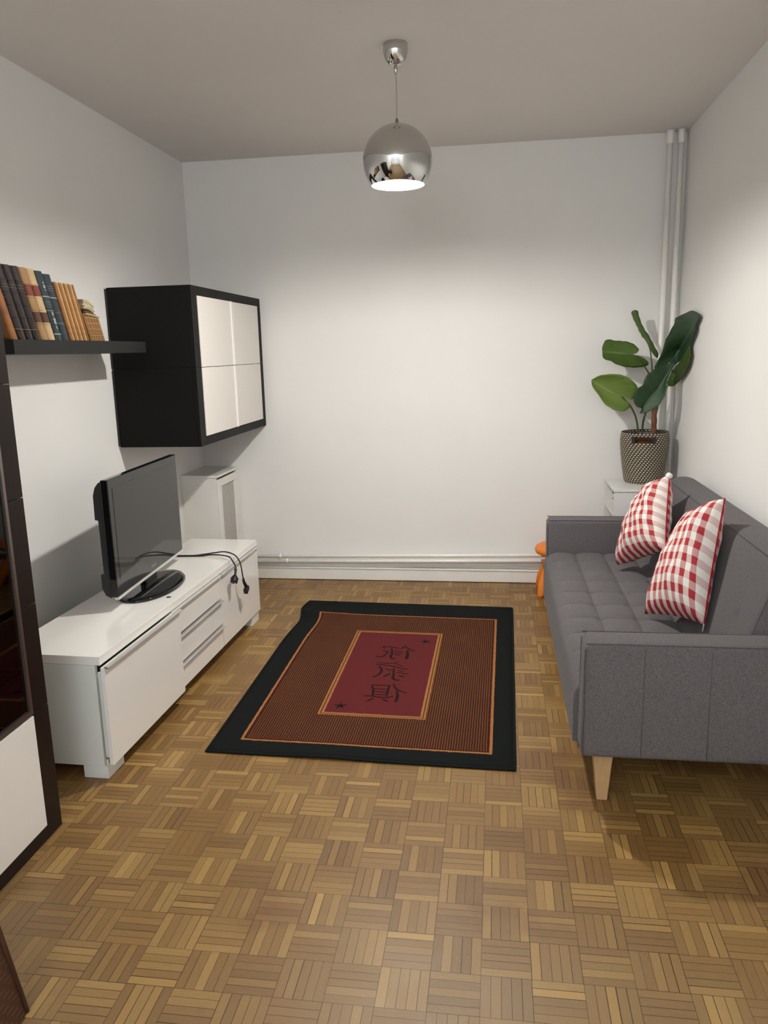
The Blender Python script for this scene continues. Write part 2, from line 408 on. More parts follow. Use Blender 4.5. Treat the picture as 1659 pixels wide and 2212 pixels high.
# heating pipes
def pipe_clamp(x, z, par, up=1):
    bm = bm_new(); tube(bm, [(x - .008, -.046, z), (x + .008, -.046, z)], .0165, 16, smooth=False)
    tube(bm, [(x, -.046, z + .010 * up), (x, -.046, z + .028 * up)], .005, 10, smooth=False)
    tube(bm, [(x, -.040, z), (x, -.001, z)], .005, 10, smooth=False)
    done('pipe_clamp', bm, M['pipe'], par, smooth=True)
z0a, z1a, z0b, z1b = .171, .203, .135, .165
t = thing('heating_pipe', 'upper thin white horizontal heating pipe along the back wall above the skirting', 'pipe', (0, 0, 0), group='thin horizontal pipes above the skirting')
tb('pipe_run', [(.25, -.046, z0a + .0), (W - .02, -.046, z1a + .012)], .0122, M['pipe'], t, 14, smooth=False)
pipe_clamp(.53, .176, t, 1)
t = thing('heating_pipe', 'lower thin white horizontal heating pipe running just over the skirting board', 'pipe', (0, 0, 0), group='thin horizontal pipes above the skirting')
tb('pipe_run', [(.25, -.046, z0b), (W - .02, -.046, z1b + .012)], .0122, M['pipe'], t, 14, smooth=False)
pipe_clamp(.575, .144, t, -1)
for x, side in ((3.015, 'left'), (3.078, 'right')):
    t = thing('riser_pipe', '%s of the two white vertical pipes rising to the ceiling behind the plant' % side, 'pipe', (x, -.06, 0), group='vertical pipes in the right corner')
    tb('pipe_run', [(0, 0, .004), (0, 0, H - .002)], .0165, M['pipe'], t, 18, smooth=False)
    bm = bm_new(); lathe(bm, [(.0168, -.075), (.021, -.05), (.020, -.02), (.0235, -.001)], (0, 0, H), 20)
    done('ceiling_collar', bm, M['pipe'], t, smooth=True)

# ------------------------------------------------------------------ rug
rc = [Vector((.868, -2.413)), Vector((2.090, -2.439)), Vector((2.118, -.560)), Vector((.846, -.506))]
def rugpt(u, v):
    p_ = rc[0]*(1-u)*(1-v) + rc[1]*u*(1-v) + rc[2]*u*v + rc[3]*(1-u)*v
    # the left edge is slightly rucked
    e = max(0, 1 - u / .3)
    y = p_.y
    p_.x += -.022 * e * math.exp(-((v - .93) / .06) ** 2) + .018 * e * math.exp(-((v - .8) / .09) ** 2)
    h = .008 + .012 * e * math.exp(-((v - .88) / .045) ** 2) + .006 * math.exp(-(v / .05) ** 2) * math.exp(-((u - .4) / .12) ** 2)
    return (p_.x, p_.y, h)
rug = thing('area_rug', 'black-bordered rectangular rug with ribbed rust field and dark red lettered centre', 'rug', (0, 0, 0))
bm = bm_new(); uvl = bm.loops.layers.uv.new('UVMap'); NX, NY = 40, 60
top = [[bm.verts.new(rugpt(i/NX, j/NY)) for i in range(NX+1)] for j in range(NY+1)]
bot = [[bm.verts.new((top[j][i].co.x, top[j][i].co.y, max(.0005, top[j][i].co.z - .0075))) for i in range(NX+1)] for j in range(NY+1)]
for j in range(NY):
    for i in range(NX):
        f = bm.faces.new((top[j][i], top[j][i+1], top[j+1][i+1], top[j+1][i]))
        for lp, (a, b) in zip(f.loops, ((i, j), (i+1, j), (i+1, j+1), (i, j+1))): lp[uvl].uv = (a/NX, b/NY)
        bm.faces.new((bot[j][i], bot[j+1][i], bot[j+1][i+1], bot[j][i+1]))
for i in range(NX):
    bm.faces.new((top[0][i+1], top[0][i], bot[0][i], bot[0][i+1])); bm.faces.new((top[NY][i], top[NY][i+1], bot[NY][i+1], bot[NY][i]))
for j in range(NY):
    bm.faces.new((top[j][0], top[j+1][0], bot[j+1][0], bot[j][0])); bm.faces.new((top[j+1][NX], top[j][NX], bot[j][NX], bot[j+1][NX]))
done('pile', bm, M['rug'], rug, smooth=True)
loop = [rugpt(i/NX, 0) for i in range(NX)] + [rugpt(1, j/NY) for j in range(NY)] + [rugpt(1-i/NX, 1) for i in range(NX)] + [rugpt(0, 1-j/NY) for j in range(NY+1)]
tb('edge_binding', [(a, b, max(.0055, c - .003)) for a, b, c in loop], .0052, M['rugedge'], rug, 8, smooth=False)
STROKES = [[[[1.4196,-1.2576],[1.4352,-1.248],[1.47,-1.2562],[1.5098,-1.2679]],
0.0053],[[[1.42,-1.2601],[1.4363,-1.2736]],
0.0053],[[[1.427,-1.3092],[1.4492,-1.315],[1.4701,-1.3295]],
0.0053],[[[1.455,-1.3226],[1.4464,-1.3635],[1.4317,-1.392],[1.4008,-1.3884]],
0.0085],[[[1.47,-1.2742],[1.4812,-1.3423],[1.4779,-1.3793],[1.4898,-1.4084],[1.5097,-1.4098]],
0.0109],[[[1.4905,-1.3042],[1.5351,-1.3207]],
0.0038],[[[1.4912,-1.3279],[1.5359,-1.3472]],
0.0038],[[[1.4944,-1.3535],[1.5268,-1.3693]],
0.0038],[[[1.5347,-1.2241],[1.549,-1.2552],[1.5737,-1.2851],[1.5986,-1.3082]],
0.0066],[[[1.5318,-1.2405],[1.5204,-1.2766]],
0.0071],[[[1.5571,-1.2958],[1.5631,-1.3603],[1.5631,-1.4025],[1.5568,-1.4119]],
0.0141],[[[1.4173,-1.4674],[1.4526,-1.4732],[1.5027,-1.472],[1.5296,-1.4871],[1.5558,-1.5078]],
0.0041],[[[1.4187,-1.4916],[1.4558,-1.496],[1.5146,-1.5123],[1.5509,-1.5335],[1.5854,-1.5419]],
0.0056],[[[1.5094,-1.4529],[1.5268,-1.4643]],
0.0034],[[[1.4376,-1.5118],[1.4564,-1.5553],[1.4538,-1.5996],[1.4436,-1.6275],[1.424,-1.6505]],
0.0098],[[[1.4737,-1.5427],[1.5055,-1.5635]],
0.006],[[[1.5027,-1.6009],[1.4763,-1.6408]],
0.0098],[[[1.5137,-1.5366],[1.522,-1.6047],[1.5249,-1.6526],[1.5415,-1.6722],[1.5624,-1.6756]],
0.0105],[[[1.5385,-1.5596],[1.5687,-1.5709]],
0.0038],[[[1.5346,-1.5819],[1.5917,-1.5989]],
0.0041],[[[1.5501,-1.6186],[1.5804,-1.6347]],
0.0086],[[[1.4362,-1.7428],[1.4502,-1.7916],[1.4575,-1.8587]],
0.0094],[[[1.5203,-1.7407],[1.5192,-1.7955],[1.5229,-1.853]],
0.0086],[[[1.4348,-1.7404],[1.5252,-1.7378]],
0.0053],[[[1.4539,-1.7814],[1.5172,-1.7809]],
0.0034],[[[1.4584,-1.8105],[1.5192,-1.8111]],
0.0034],[[[1.4611,-1.8417],[1.5215,-1.8427]],
0.0034],[[[1.4151,-1.8601],[1.4556,-1.8599],[1.5089,-1.8708],[1.553,-1.8542]],
0.0056],[[[1.4631,-1.8819],[1.4387,-1.9156]],
0.0083],[[[1.508,-1.8863],[1.5356,-1.9089]],
0.0083],[[[1.5367,-1.719],[1.5501,-1.7582],[1.5731,-1.7908],[1.609,-1.813]],
0.0079],[[[1.562,-1.7942],[1.5713,-1.844],[1.5705,-1.8957],[1.5643,-1.911]],
0.0109]]
bm = bm_new()
for pl, w_ in STROKES:
    P = catmull([(a, b, 0) for a, b in pl], 5) if len(pl) > 2 else [Vector((*pl[0], 0)).lerp(Vector((*pl[1], 0)), k_/4) for k_ in range(5)]
    L = len(P); A = []; B = []
    for i, p_ in enumerate(P):
        tg = (P[min(i+1, L-1)] - P[max(i-1, 0)]).normalized(); nn = Vector((-tg.y, tg.x, 0))
        f_ = (i / (L-1)); hw = w_ * .70 * (.45 + .55 * math.sin(PI * min(1, max(0, .12 + .8 * f_))))
        A.append(p_ + nn*hw*.9); B.append(p_ - nn*hw*.9)
    rows = [[bm.verts.new((*(a).xy, .0082)), bm.verts.new((*(a.lerp(b, .22)).xy, .0098)), bm.verts.new((*(a.lerp(b, .78)).xy, .0098)), bm.verts.new((*(b).xy, .0082))] for a, b in zip(A, B)]
    for i in range(L-1):
        for j in range(3): bm.faces.new((rows[i][j], rows[i+1][j], rows[i+1][j+1], rows[i][j+1]))
done('carved_lettering', bm, M['rugtxt'], rug)
for cx, cy, rot in ((1.640, -1.160, .3), (1.329, -1.970, .1)):
    bm = bm_new(); pts = []
    for k_ in range(10):
        a = rot + PI/2 + k_*2*PI/10; r = (.030 if k_ % 2 == 0 else .008)
        pts.append((cx + r*math.cos(a), cy + r*1.15*math.sin(a)))
    vt = [bm.verts.new((a, b, .0094)) for a, b in pts]; vb = [bm.verts.new((a, b, .0081)) for a, b in pts]
    bm.faces.new(vt)
    for k_ in range(10): bm.faces.new((vt[k_], vb[k_], vb[(k_+1) % 10], vt[(k_+1) % 10]))
    done('star_motif', bm, M['rugstar'], rug)

# ------------------------------------------------------------------ TV bench (local: x from wall to room, y along, origin at far front corner on floor)
TH = .0224
bench = thing('tv_bench', 'long low glossy white TV bench with doors and three drawers along the left wall', 'tv bench', (.6212, -.8423, 0), -TH)
# local frame: +x to the room, -y towards the camera
BL, BD = 1.80, .41
bx('top_panel', (-BD, -BL, .4555), (0, 0, .49), M['gloss'], bench)
bm = bm_new()
box(bm, (-BD, -.018, .05), (-.018, 0, .455)); box(bm, (-BD, -BL, .05), (-.022, -BL + .018, .455))
box(bm, (-BD, -BL + .018, .05), (-.018, -.018, .068)); box(bm, (-BD, -BL + .018, .068), (-BD + .008, -.018, .455))
box(bm, (-BD + .008, -.609, .068), (-.018, -.591, .455)); box(bm, (-BD + .008, -1.209, .068), (-.018, -1.191, .455))
done('carcass', bm, M['carcass'], bench, bevel=.0012)
for (xa, ya) in ((-.11, -.13), (-.11, -BL + .0), (-BD + .01, -.13), (-BD + .01, -BL + .0)):
    bx('leg', (xa, ya, 0), (xa + .10, ya + .12, .0495), M['carcass'], bench)
def handle(par, y0, y1, xo, z):
    bm = bm_new()
    pr = [(xo - .003, z), (xo + .011, z - .003), (xo + .0155, z - .001), (xo + .015, z + .001), (xo + .010, z + .0035), (xo - .003, z + .0045)]
    a = [bm.verts.new((x, y0, zz)) for x, zz in pr]; b = [bm.verts.new((x, y1, zz)) for x, zz in pr]
    for i in range(len(pr)): bm.faces.new((a[i], a[(i+1) % len(pr)], b[(i+1) % len(pr)], b[i]))
    bm.faces.new(a); bm.faces.new(list(reversed(b))); return done('handle_profile', bm, M['alu'], par)
d = bx('door', (-.018, -.597, .062), (0, -.001, .4485), M['gloss'], bench); handle(d, -.597, -.001, 0, .449)
for z0, z1 in ((.326, .4485), (.188, .312), (.062, .174)):
    d = bx('drawer', (-.018, -1.196, z0), (0, -.603, z1), M['gloss'], bench); handle(d, -1.196, -.603, 0, z1 + .0005)
d = bx('door', (.0035, -1.806, .062), (.021, -1.150, .4495), M['gloss'], bench); handle(d, -1.806, -1.150, .021, .450)
d['label'] = 'white door pulled slightly forward'
for ya in (-1.794,):
    bx('drawer_side', (-.016, ya, .085), (.0034, ya + .012, .425), M['carcass'], bench, bevel=.0005)
bm = bm_new(); box(bm, (-.016, -1.775, .070), (.010, -1.74, .082)); done('hinge', bm, M['hole'], bench)
bm = bm_new(); lathe(bm, [(.0115, 0), (.0115, .0007)], (-.049, -1.098, .4899), 20); done('cable_hole', bm, M['hole'], bench)

# ------------------------------------------------------------------ television
tvL, tvR = Vector((.415, -2.147)), Vector((.365, -1.318)); tvc = (tvL + tvR) / 2
ang = math.atan2((tvR - tvL).x * -1, (tvR - tvL).y)
tv = thing('television', 'flat black television on an oval glossy stand, standing on the white bench', 'television', (tvc.x, tvc.y, .4903), ang)
TW = (tvR - tvL).length / 2; tz0, tz1 = .050, .570
bm = bm_new(); box(bm, (-.032, -TW, tz0 + .012), (0, TW, tz1)); done('bezel', bm, M['tvg'], tv, bevel=.004, seg=3)
bm = bm_new(); box(bm, (-.002, -TW + .040, tz0 + .085), (.0012, TW - .040, tz1 - .038)); done('screen', bm, M['scr'], tv)
bm = bm_new(); box(bm, (-.018, -TW + .004, tz0), (.003, TW - .004, tz0 + .0115)); done('trim_strip', bm, M['tvs'], tv, bevel=.002)
bm = bm_new()
for k_, wd_ in enumerate((.007, .006, .008, .006, .007, .006, .007)): box(bm, (.0005, -.03 + k_*.009, tz0 + .036), (.0018, -.03 + k_*.009 + wd_*.8, tz0 + .044))
done('maker_lettering', bm, M['silver'], tv)
# rear housing: side profile extruded along y
prof = [(-.032, tz1 - .006), (-.044, tz1 - .012), (-.060, tz1 - .032), (-.070, tz1 - .065), (-.072, tz1 - .170), (-.058, tz1 - .172), (-.056, tz0 + .115), (-.070, tz0 + .112), (-.070, tz0 + .05), (-.055, tz0 + .018), (-.032, tz0 + .006)]
bm = bm_new(); a = [bm.verts.new((x, -TW + .004, z)) for x, z in prof]; b = [bm.verts.new((x, TW - .004, z)) for x, z in prof]
for i in range(len(prof)): bm.faces.new((a[i], a[(i+1) % len(prof)], b[(i+1) % len(prof)], b[i]))
bm.faces.new(a); bm.faces.new(list(reversed(b))); done('rear_housing', bm, M['tvm'], tv, bevel=.003)
bm = bm_new(); R_ = lathe(bm, [(.985, 0), (1.0, .003), (1.0, .008), (.97, .0135), (.85, .016), (.3, .018), (.0001, .0185)], (0, 0, 0), 64)
for v in bm.verts: v.co.x = v.co.x * .137 + .008; v.co.y = v.co.y * .255 - .055
done('oval_base', bm, M['tvg'], tv, smooth=True)
bm = bm_new(); box(bm, (-.045, -.07, .015), (-.012, .07, .10)); done('neck', bm, M['tvg'], tv, bevel=.006)

# cables
def cable(name, label, pts, cat='cable'):
    t = thing(name, label, cat, pts[0], group=None)
    o = Vector(pts[0]); tb('cord', [tuple(Vector(p_) - o) for p_ in pts], .0036, M['cable'], t, 10); return t, o
ca = [(.268, -1.238, .4945), (.382, -1.233, .4945), (.44, -1.218, .498), (.503, -1.214, .507), (.543, -1.211, .512), (.577, -1.217, .511), (.612, -1.231, .504), (.632, -1.237, .492), (.647, -1.232, .46), (.657, -1.241, .425), (.662, -1.244, .388), (.663, -1.224, .348)]
t, o = cable('power_cable', 'black cable hanging over the bench edge, ending in an angled connector', ca)
bm = bm_new(); tube(bm, [tuple(Vector(p_) - o) for p_ in ((.662, -1.238, .372), (.662, -1.231, .350), (.663, -1.205, .318))], lambda f: .0055 + .0045 * f, 12)
done('strain_relief', bm, M['cable'], t, smooth=True)
bm = bm_new(); rbox(bm, (-.011, -.022, -.014), (.011, .022, .014), .003, 2)
bmesh.ops.transform(bm, matrix=Matrix.Translation(Vector((.663, -1.200, .297)) - o) @ Matrix.Rotation(.45, 4, 'X'), verts=bm.verts)
done('angled_connector', bm, M['cable'], t)
cb = [(.272, -1.250, .4945), (.385, -1.244, .4945), (.445, -1.236, .4955), (.485, -1.228, .499), (.540, -1.245, .5025), (.612, -1.300, .508), (.633, -1.303, .484), (.643, -1.300, .461), (.646, -1.303, .438)]
t, o = cable('power_cable', 'shorter black mains cable over the bench edge, ending in a round two-pin plug', cb)
pb = [Vector(p_) - o for p_ in ((.646, -1.303, .443), (.648, -1.318, .423), (.648, -1.331, .405), (.648, -1.346, .388), (.648, -1.350, .384))]
bm = bm_new(); tube(bm, [tuple(p_) for p_ in pb], lambda f: (.0075 if f < .1 else .0062 if f < .35 else .0085 + (f - .35) * .055 if f < .6 else .0195), 18)
done('mains_plug', bm, M['cable'], t, smooth=True)
bm = bm_new()
for dy in (-.008, .008):
    dr = (pb[-1] - pb[-2]).normalized(); s_ = Vector((1, 0, 0)) * dy
    tube(bm, [tuple(pb[-1] + s_), tuple(pb[-1] + s_ + Vector((0, -.012, -.014)))], .0022, 8, smooth=False)
done('plug_pin', bm, M['zip'], t, smooth=True)

# ------------------------------------------------------------------ wall cabinets
def wall_cab(z0, z1, label, topm):
    t = thing('wall_cabinet', label, 'cabinet', (0, 0, z0), group='black-framed wall cabinets')
    h = z1 - z0; X = .467; Y0, Y1 = -1.203, -.004; fr = .045 if True else 0
    bm = bm_new()
    tw = .042
    box(bm, (.012, Y0, 0), (X - .02, Y0 + .018, h)); box(bm, (.012, Y1 - .018, 0), (X - .02, Y1, h))
    box(bm, (.012, Y0 + .018, 0), (X - .02, Y1 - .018, .018)); box(bm, (.012, Y0 + .018, h - .018), (X - .02, Y1 - .018, h))
    done('carcass', bm, M['black'], t)
    bx('mounting_plate', (.001, Y0 - .003, .006), (.0118, Y1, h - .006), M['tvm'], t, bevel=0)
    bm = bm_new()
    za = .046 if not topm else .0; zb = h if not topm else h - .046
    box(bm, (X - .0198, Y0, 0), (X, Y0 + .078, h)); box(bm, (X - .0198, Y1 - .056, 0), (X, Y1, h))
    if topm: box(bm, (X - .0198, Y0 + .078, h - .046), (X, Y1 - .056, h))
    else: box(bm, (X - .0198, Y0 + .078, 0), (X, Y1 - .056, .046))
    done('front_frame', bm, M['black'], t, bevel=.001)
    dz0 = .0010 if topm else .049; dz1 = h - .049 if topm else h - .0010
    bx('door', (X - .018, Y0 + .081, dz0), (X + .004, -.6165, dz1), M['cream'], t)
    d = bx('door', (X - .020, -.592, dz0), (X + .0, Y1 - .059, dz1), M['cream'], t)
    h_ = bx('edge_grip', (X - .019, -.616, dz0), (X + .012, -.5925, dz1), M['gloss'], d, bevel=.003)
    return t
wall_cab(1.0840, 1.4973, 'lower black wall cabinet with cream doors, hung in the left back corner', False)
wall_cab(1.4979, 1.9140, 'upper black wall cabinet with cream doors, stacked on its twin in the corner', True)

# ------------------------------------------------------------------ white meter cabinet in the corner
t = thing('corner_cabinet', 'narrow white cupboard with a grey mesh door, standing in the corner behind the bench', 'cabinet', (.001, 0, 0))
bx('top_panel', (0, -.418, .787), (.248, -.002, .803), M['trim'], t)
bm = bm_new(); box(bm, (0, -.412, 0), (.236, -.397, .786)); box(bm, (0, -.017, 0), (.246, -.003, .786)); box(bm, (.0, -.397, 0), (.010, -.017, .786)); box(bm, (.226, -.395, 0), (.236, -.017, .05))
done('side_panels', bm, M['trim'], t)
d = None
bm = bm_new(); y0, y1, z0, z1 = -.405, -.050, .055, .774; f_ = .048; x0, x1 = .2365, .252
for a, b in (((x0, y0, z0), (x1, y0+f_, z1)), ((x0, y1-f_, z0), (x1, y1, z1)), ((x0, y0+f_, z0), (x1, y1-f_, z0+f_)), ((x0, y0+f_, z1-f_), (x1, y1-f_, z1))): box(bm, a, b)
d = done('door', bm, M['trim'], t, bevel=.002)
bx('mesh_panel', (x0 + .001, y0 + f_, z0 + f_), (x0 + .005, y1 - f_, z1 - f_), M['mesh'], d, bevel=0)
bx('door_jamb', (.2265, -.049, 0), (.254, -.0175, .786), M['trim'], t)

# ------------------------------------------------------------------ display cabinet (left foreground)
t = thing('display_cabinet', 'tall dark brown cabinet with smoked glass above a cream lower door, left foreground', 'cabinet', (0, -2.9315, 0))
XF, WD, HT = .5485, .64, 1.90; zs_ = [0, .446, .794, 1.138, 1.488, HT]
bm = bm_new()
box(bm, (.02, -.018, 0), (XF - .02, 0, HT)); box(bm, (.02, -WD, 0), (XF - .02, -WD + .018, HT)); box(bm, (.02, -WD + .018, 0), (.028, -.018, HT))
for z in (.0, .432, 1.12, HT - .018): box(bm, (.028, -WD + .018, z), (XF - .03, -.018, z + .018))
done('carcass', bm, M['brown'], t)
bm = bm_new()
for i in range(5):
    for ya, yb in ((-.083, 0), (-WD, -WD + .083)): box(bm, (XF - .02, ya, zs_[i] + .0012), (XF, yb, zs_[i+1] - .0012))
box(bm, (XF - .02, -WD + .083, .001), (XF, -.083, .05)); box(bm, (XF - .02, -WD + .083, HT - .05), (XF, -.083, HT))
done('front_frame', bm, M['brown'], t, bevel=.001)
bx('door', (XF - .018, -WD + .085, .052), (XF + .003, -.085, .442), M['gloss'], t)
bm = bm_new(); y0, y1, z0, z1 = -WD + .085, -.085, .448, HT - .052; f_ = .013
for a, b in (((XF-.018, y0, z0), (XF+.003, y0+f_, z1)), ((XF-.018, y1-f_, z0), (XF+.003, y1, z1)), ((XF-.018, y0+f_, z0), (XF+.003, y1-f_, z0+f_)), ((XF-.018, y0+f_, z1-f_), (XF+.003, y1-f_, z1))): box(bm, a, b)
d = done('glass_door', bm, M['bronze'], t)
bx('pane', (XF - .009, y0 + f_, z0 + f_), (XF - .005, y1 - f_, z1 - f_), M['smoke'], d, bevel=0)

# ------------------------------------------------------------------ shelf and books
SH = bx('wall_shelf', (.002, -2.440, 1.580), (.26, -1.330, 1.6340), M['shelfblk'], bevel=.001)
tag(SH, 'thick black floating shelf on the left wall carrying a row of leaning books', 'shelf')
ZS = 1.6345
def book(y0, th, hgt, depth, lean, cover, label, group, bands=(), labels=(), extra=None, name='book', rnd=.35, x1=.247, pages=True):
    """sheared upright volume: spine to +x, top leaning towards -y"""
    t = thing(name, label, 'book', (x1, y0, ZS), group=group)
    bm = bm_new(); n = 14; sec = []
    r = min(th * rnd, .012)
    for k_ in range(n + 1):
        a = -PI/2 + PI * k_ / n
        sec.append((-r + r * math.cos(a), th/2 + th/2 * math.sin(a)))
    sec = [(-depth, 0)] + sec + [(-depth, th)]
    sec2 = [(-depth, th - .002), (-r - .002, th - .002), (-r - .002, .002), (-depth, .002)]
    def ring(z): return [bm.verts.new((x, y - lean * z, z)) for x, y in sec]
    lo, hi = ring(0), ring(hgt)
    for i in range(len(sec)): bm.faces.new((lo[i], lo[(i+1) % len(sec)], hi[(i+1) % len(sec)], hi[i]))
    bm.faces.new(list(reversed(lo))); bm.faces.new(hi)
    done('cover', bm, cover, t)
    def belt(nm, z0, z1, out, mat):
        bm = bm_new(); s2 = [( x + out * (1 if x > -r - .001 else 0), y) for x, y in sec[1:-1]]
        s1 = [(x - .001, y) for x, y in sec[1:-1]]
        rings = [[bm.verts.new((x, y - lean * z, z)) for x, y in s] for z, s in ((z0, s1), (z0 + .001, s2), (z1 - .001, s2), (z1, s1))]
        for j in range(3):
            for i in range(len(s2) - 1): bm.faces.new((rings[j][i], rings[j][i+1], rings[j+1][i+1], rings[j+1][i]))
        done(nm, bm, mat, t, smooth=False)
    for z in bands: belt('raised_band', z * hgt - .0025, z * hgt + .0025, .0022, cover)
    for z0, z1, mt in labels: belt('title_label', z0 * hgt, z1 * hgt, .0009, mt)
    if extra: 
        for nm, z0, z1, mt in extra: belt(nm, z0 * hgt, z1 * hgt, .0014, mt)
    if pages:
        bm = bm_new(); vv = []
        z0, z1 = hgt - .0005, hgt + .0006
        for z in (z0, z1): vv.append([bm.verts.new((x, y - lean * z, z)) for x, y in sec2])
        for i in range(4): bm.faces.new((vv[0][i], vv[0][(i+1) % 4], vv[1][(i+1) % 4], vv[1][i]))
        bm.faces.new(vv[1]); done('page_block', bm, M['paper'], t)
    return t
LN = .392
book(-2.425, .047, .252, .17, LN, M['bk_orange'], 'orange-brown marbled book at the near end of the shelf beside the cabinet', 'old books on the shelf')
for k_, (y, th) in enumerate(((-2.374, .050), (-2.322, .047), (-2.273, .047))):
    book(y, th, .266, .19, LN, M['bk_brown'], ('dark brown leather book beside the orange-brown marbled one', 'middle one of the three dark brown leather books', 'dark brown leather book touching the tan volumes')[k_], 'old books on the shelf',
         bands=(.13, .30, .47, .64, .80), extra=[('gilt_line', .135, .145, M['gilt']), ('gilt_line', .70, .706, M['gilt']), ('gilt_line', .735, .741, M['gilt'])])
for k_, (y, th) in enumerate(((-2.224, .049), (-2.173, .050))):
    book(y, th, .2655, .19, LN, M['bk_tan'] if k_ == 0 else M['bk_tanl'], ('darker tan leather book with red title label, next to the brown ones', 'paler tan leather book with red title label, next to the blue ones')[k_], 'old books on the shelf',
         bands=(.235, .43, .60, .79), labels=((.62, .775, M['bk_label']), (.25, .40, M['bk_labelb'])), extra=[('gilt_line', .66, .667, M['gilt']), ('gilt_line', .69, .697, M['gilt']), ('gilt_line', .72, .727, M['gilt'])])
def emblem(t, hgt, lean, th, zc, hh, ww_, mat, nm='cover_ornament'):
    bm = bm_new(); n = 12
    for sc_, zz in ((1, 0), (.62, hh * 1.15), (.5, -hh * 1.05)):
        vs = []
        for k_ in range(n):
            a = 2 * PI * k_ / n; rr_ = sc_ * (1 if k_ % 2 else .55)
            z = zc + zz + hh * .8 * rr_ * math.sin(a); y = th / 2 + ww_ * rr_ * math.cos(a) - lean * z
            vs.append(bm.verts.new((.0012, y, z)))
        bm.faces.new(vs)
    done(nm, bm, mat, t)
b1 = book(-2.122, .0505, .262, .19, LN, M['bk_blue'], 'dark blue book with pale ornament, next to the tan volumes', 'old books on the shelf', bands=(), rnd=.15,
     extra=[('silver_line', .63, .65, M['silver']), ('silver_line', .08, .10, M['silver']), ('silver_line', .43, .442, M['silver']), ('silver_line', .30 + .26, .565, M['silver']), ('silver_line', .525, .531, M['silver']), ('silver_line', .49, .497, M['silver'])])
emblem(b1, .262, LN, .05, .075, .024, .012, M['silver']); emblem(b1, .262, LN, .05, .205, .012, .010, M['silver'])
book(-2.070, .055, .255, .19, LN, M['bk_blue'], 'dark blue book with plain lines, next to the thin yellow-brown volumes', 'old books on the shelf', rnd=.3,
     extra=[('silver_line', .82, .825, M['silver']), ('silver_line', .79, .795, M['silver']), ('silver_line', .755, .762, M['silver']), ('silver_line', .64, .66, M['silver']), ('silver_line', .42, .426, M['silver']), ('silver_line', .27, .276, M['silver']), ('silver_line', .25, .254, M['silver'])])
th9 = .0174
for k_ in range(9):
    book(-2.012 + k_ * th9, th9 - .0024, .229, .17, LN, M['bk_thin'] if k_ % 2 == 0 else M['bk_thin2'],
         ('thin yellow-brown volume touching the dark blue books', 'second thin yellow-brown volume from the blue books', 'third thin yellow-brown volume from the blue books',
          'fourth thin yellow-brown volume from the blue books', 'middle one of the nine thin yellow-brown volumes', 'fourth thin yellow-brown volume from the small stack',
          'third thin yellow-brown volume from the small stack', 'second thin yellow-brown volume from the small stack', 'thin yellow-brown volume nearest the small stack with loose booklets')[k_], 'thin yellow-brown volumes', bands=(), rnd=.6, name='thin_book', pages=False,
         extra=[('gilt_line', .19, .196, M['gilt']), ('gilt_line', .40, .406, M['gilt']), ('gilt_line', .60, .606, M['gilt']), ('gilt_line', .80, .806, M['gilt'])], x1=.247 - .0)
book(-1.8465, .0135, .112, .16, .45, M['bk_small'], 'short brown volume between the thin volumes and the small checked ones', 'small volumes on the shelf', name='small_book', pages=False, rnd=.3)
for k_ in range(5):
    book(-1.832 + k_ * .0236, .0222, .108, .15, .45, M['bk_small'], ('small bamboo-brown volume nearest the thin yellow-brown row', 'second small bamboo-brown volume from the thin row', 'middle small bamboo-brown volume under the loose booklets', 'fourth small bamboo-brown volume, next to the last on the shelf', 'last small bamboo-brown volume at the wall-cabinet end of the row')[k_], 'small bamboo-brown volumes', name='small_book', pages=False, rnd=.2,
         extra=[('gilt_line', a, a + .03, M['bk_thin2']) for a in (.2, .45, .68, .88)])
# loose cream booklets lying on the small volumes
def booklet(z0, dz, ya, yb, x0, x1, curl, tilt, mat, label, nl, wav):
    t = thing('booklet', label, 'booklet', (x0, ya, z0), group='loose booklets')
    for layer in range(nl):
        bm = bm_new(); n = 14; th_ = dz / nl; rows = []
        for i in range(n + 1):
            f = i / n; y = (yb - ya) * f; z = tilt * y + curl * math.sin(f * PI) + layer * th_ + wav * f * f
            y2 = y + .004 * math.sin(layer * 2.3)
            xo = .002 * math.sin(layer * 1.7)
            rows.append([bm.verts.new((0 + xo, y2, z)), bm.verts.new((x1 - x0 + xo, y2, z)), bm.verts.new((x1 - x0 + xo, y2, z + th_ * .8)), bm.verts.new((xo, y2, z + th_ * .8))])
        for i in range(n):
            for j in range(4): bm.faces.new((rows[i][j], rows[i+1][j], rows[i+1][(j+1) % 4], rows[i][(j+1) % 4]))
        bm.faces.new(rows[0]); bm.faces.new(list(reversed(rows[-1])))
        done('leaf_of_pages', bm, mat, t, smooth=False)
    return t
booklet(1.7455, .006, -1.885, -1.765, .10, .252, .002, -.10, M['paper'], 'open cream booklet lying directly on the small bamboo-brown volumes', 2, .0)
booklet(1.7560, .004, -1.880, -1.785, .09, .245, .002, -.13, M['bk_small'], 'thin brown-covered booklet between the two cream ones', 2, .0)
booklet(1.7705, .040, -1.888, -1.800, .09, .248, .006, -.16, M['paper'], 'thick curled cream booklet on top of the loose booklets', 6, -.004)

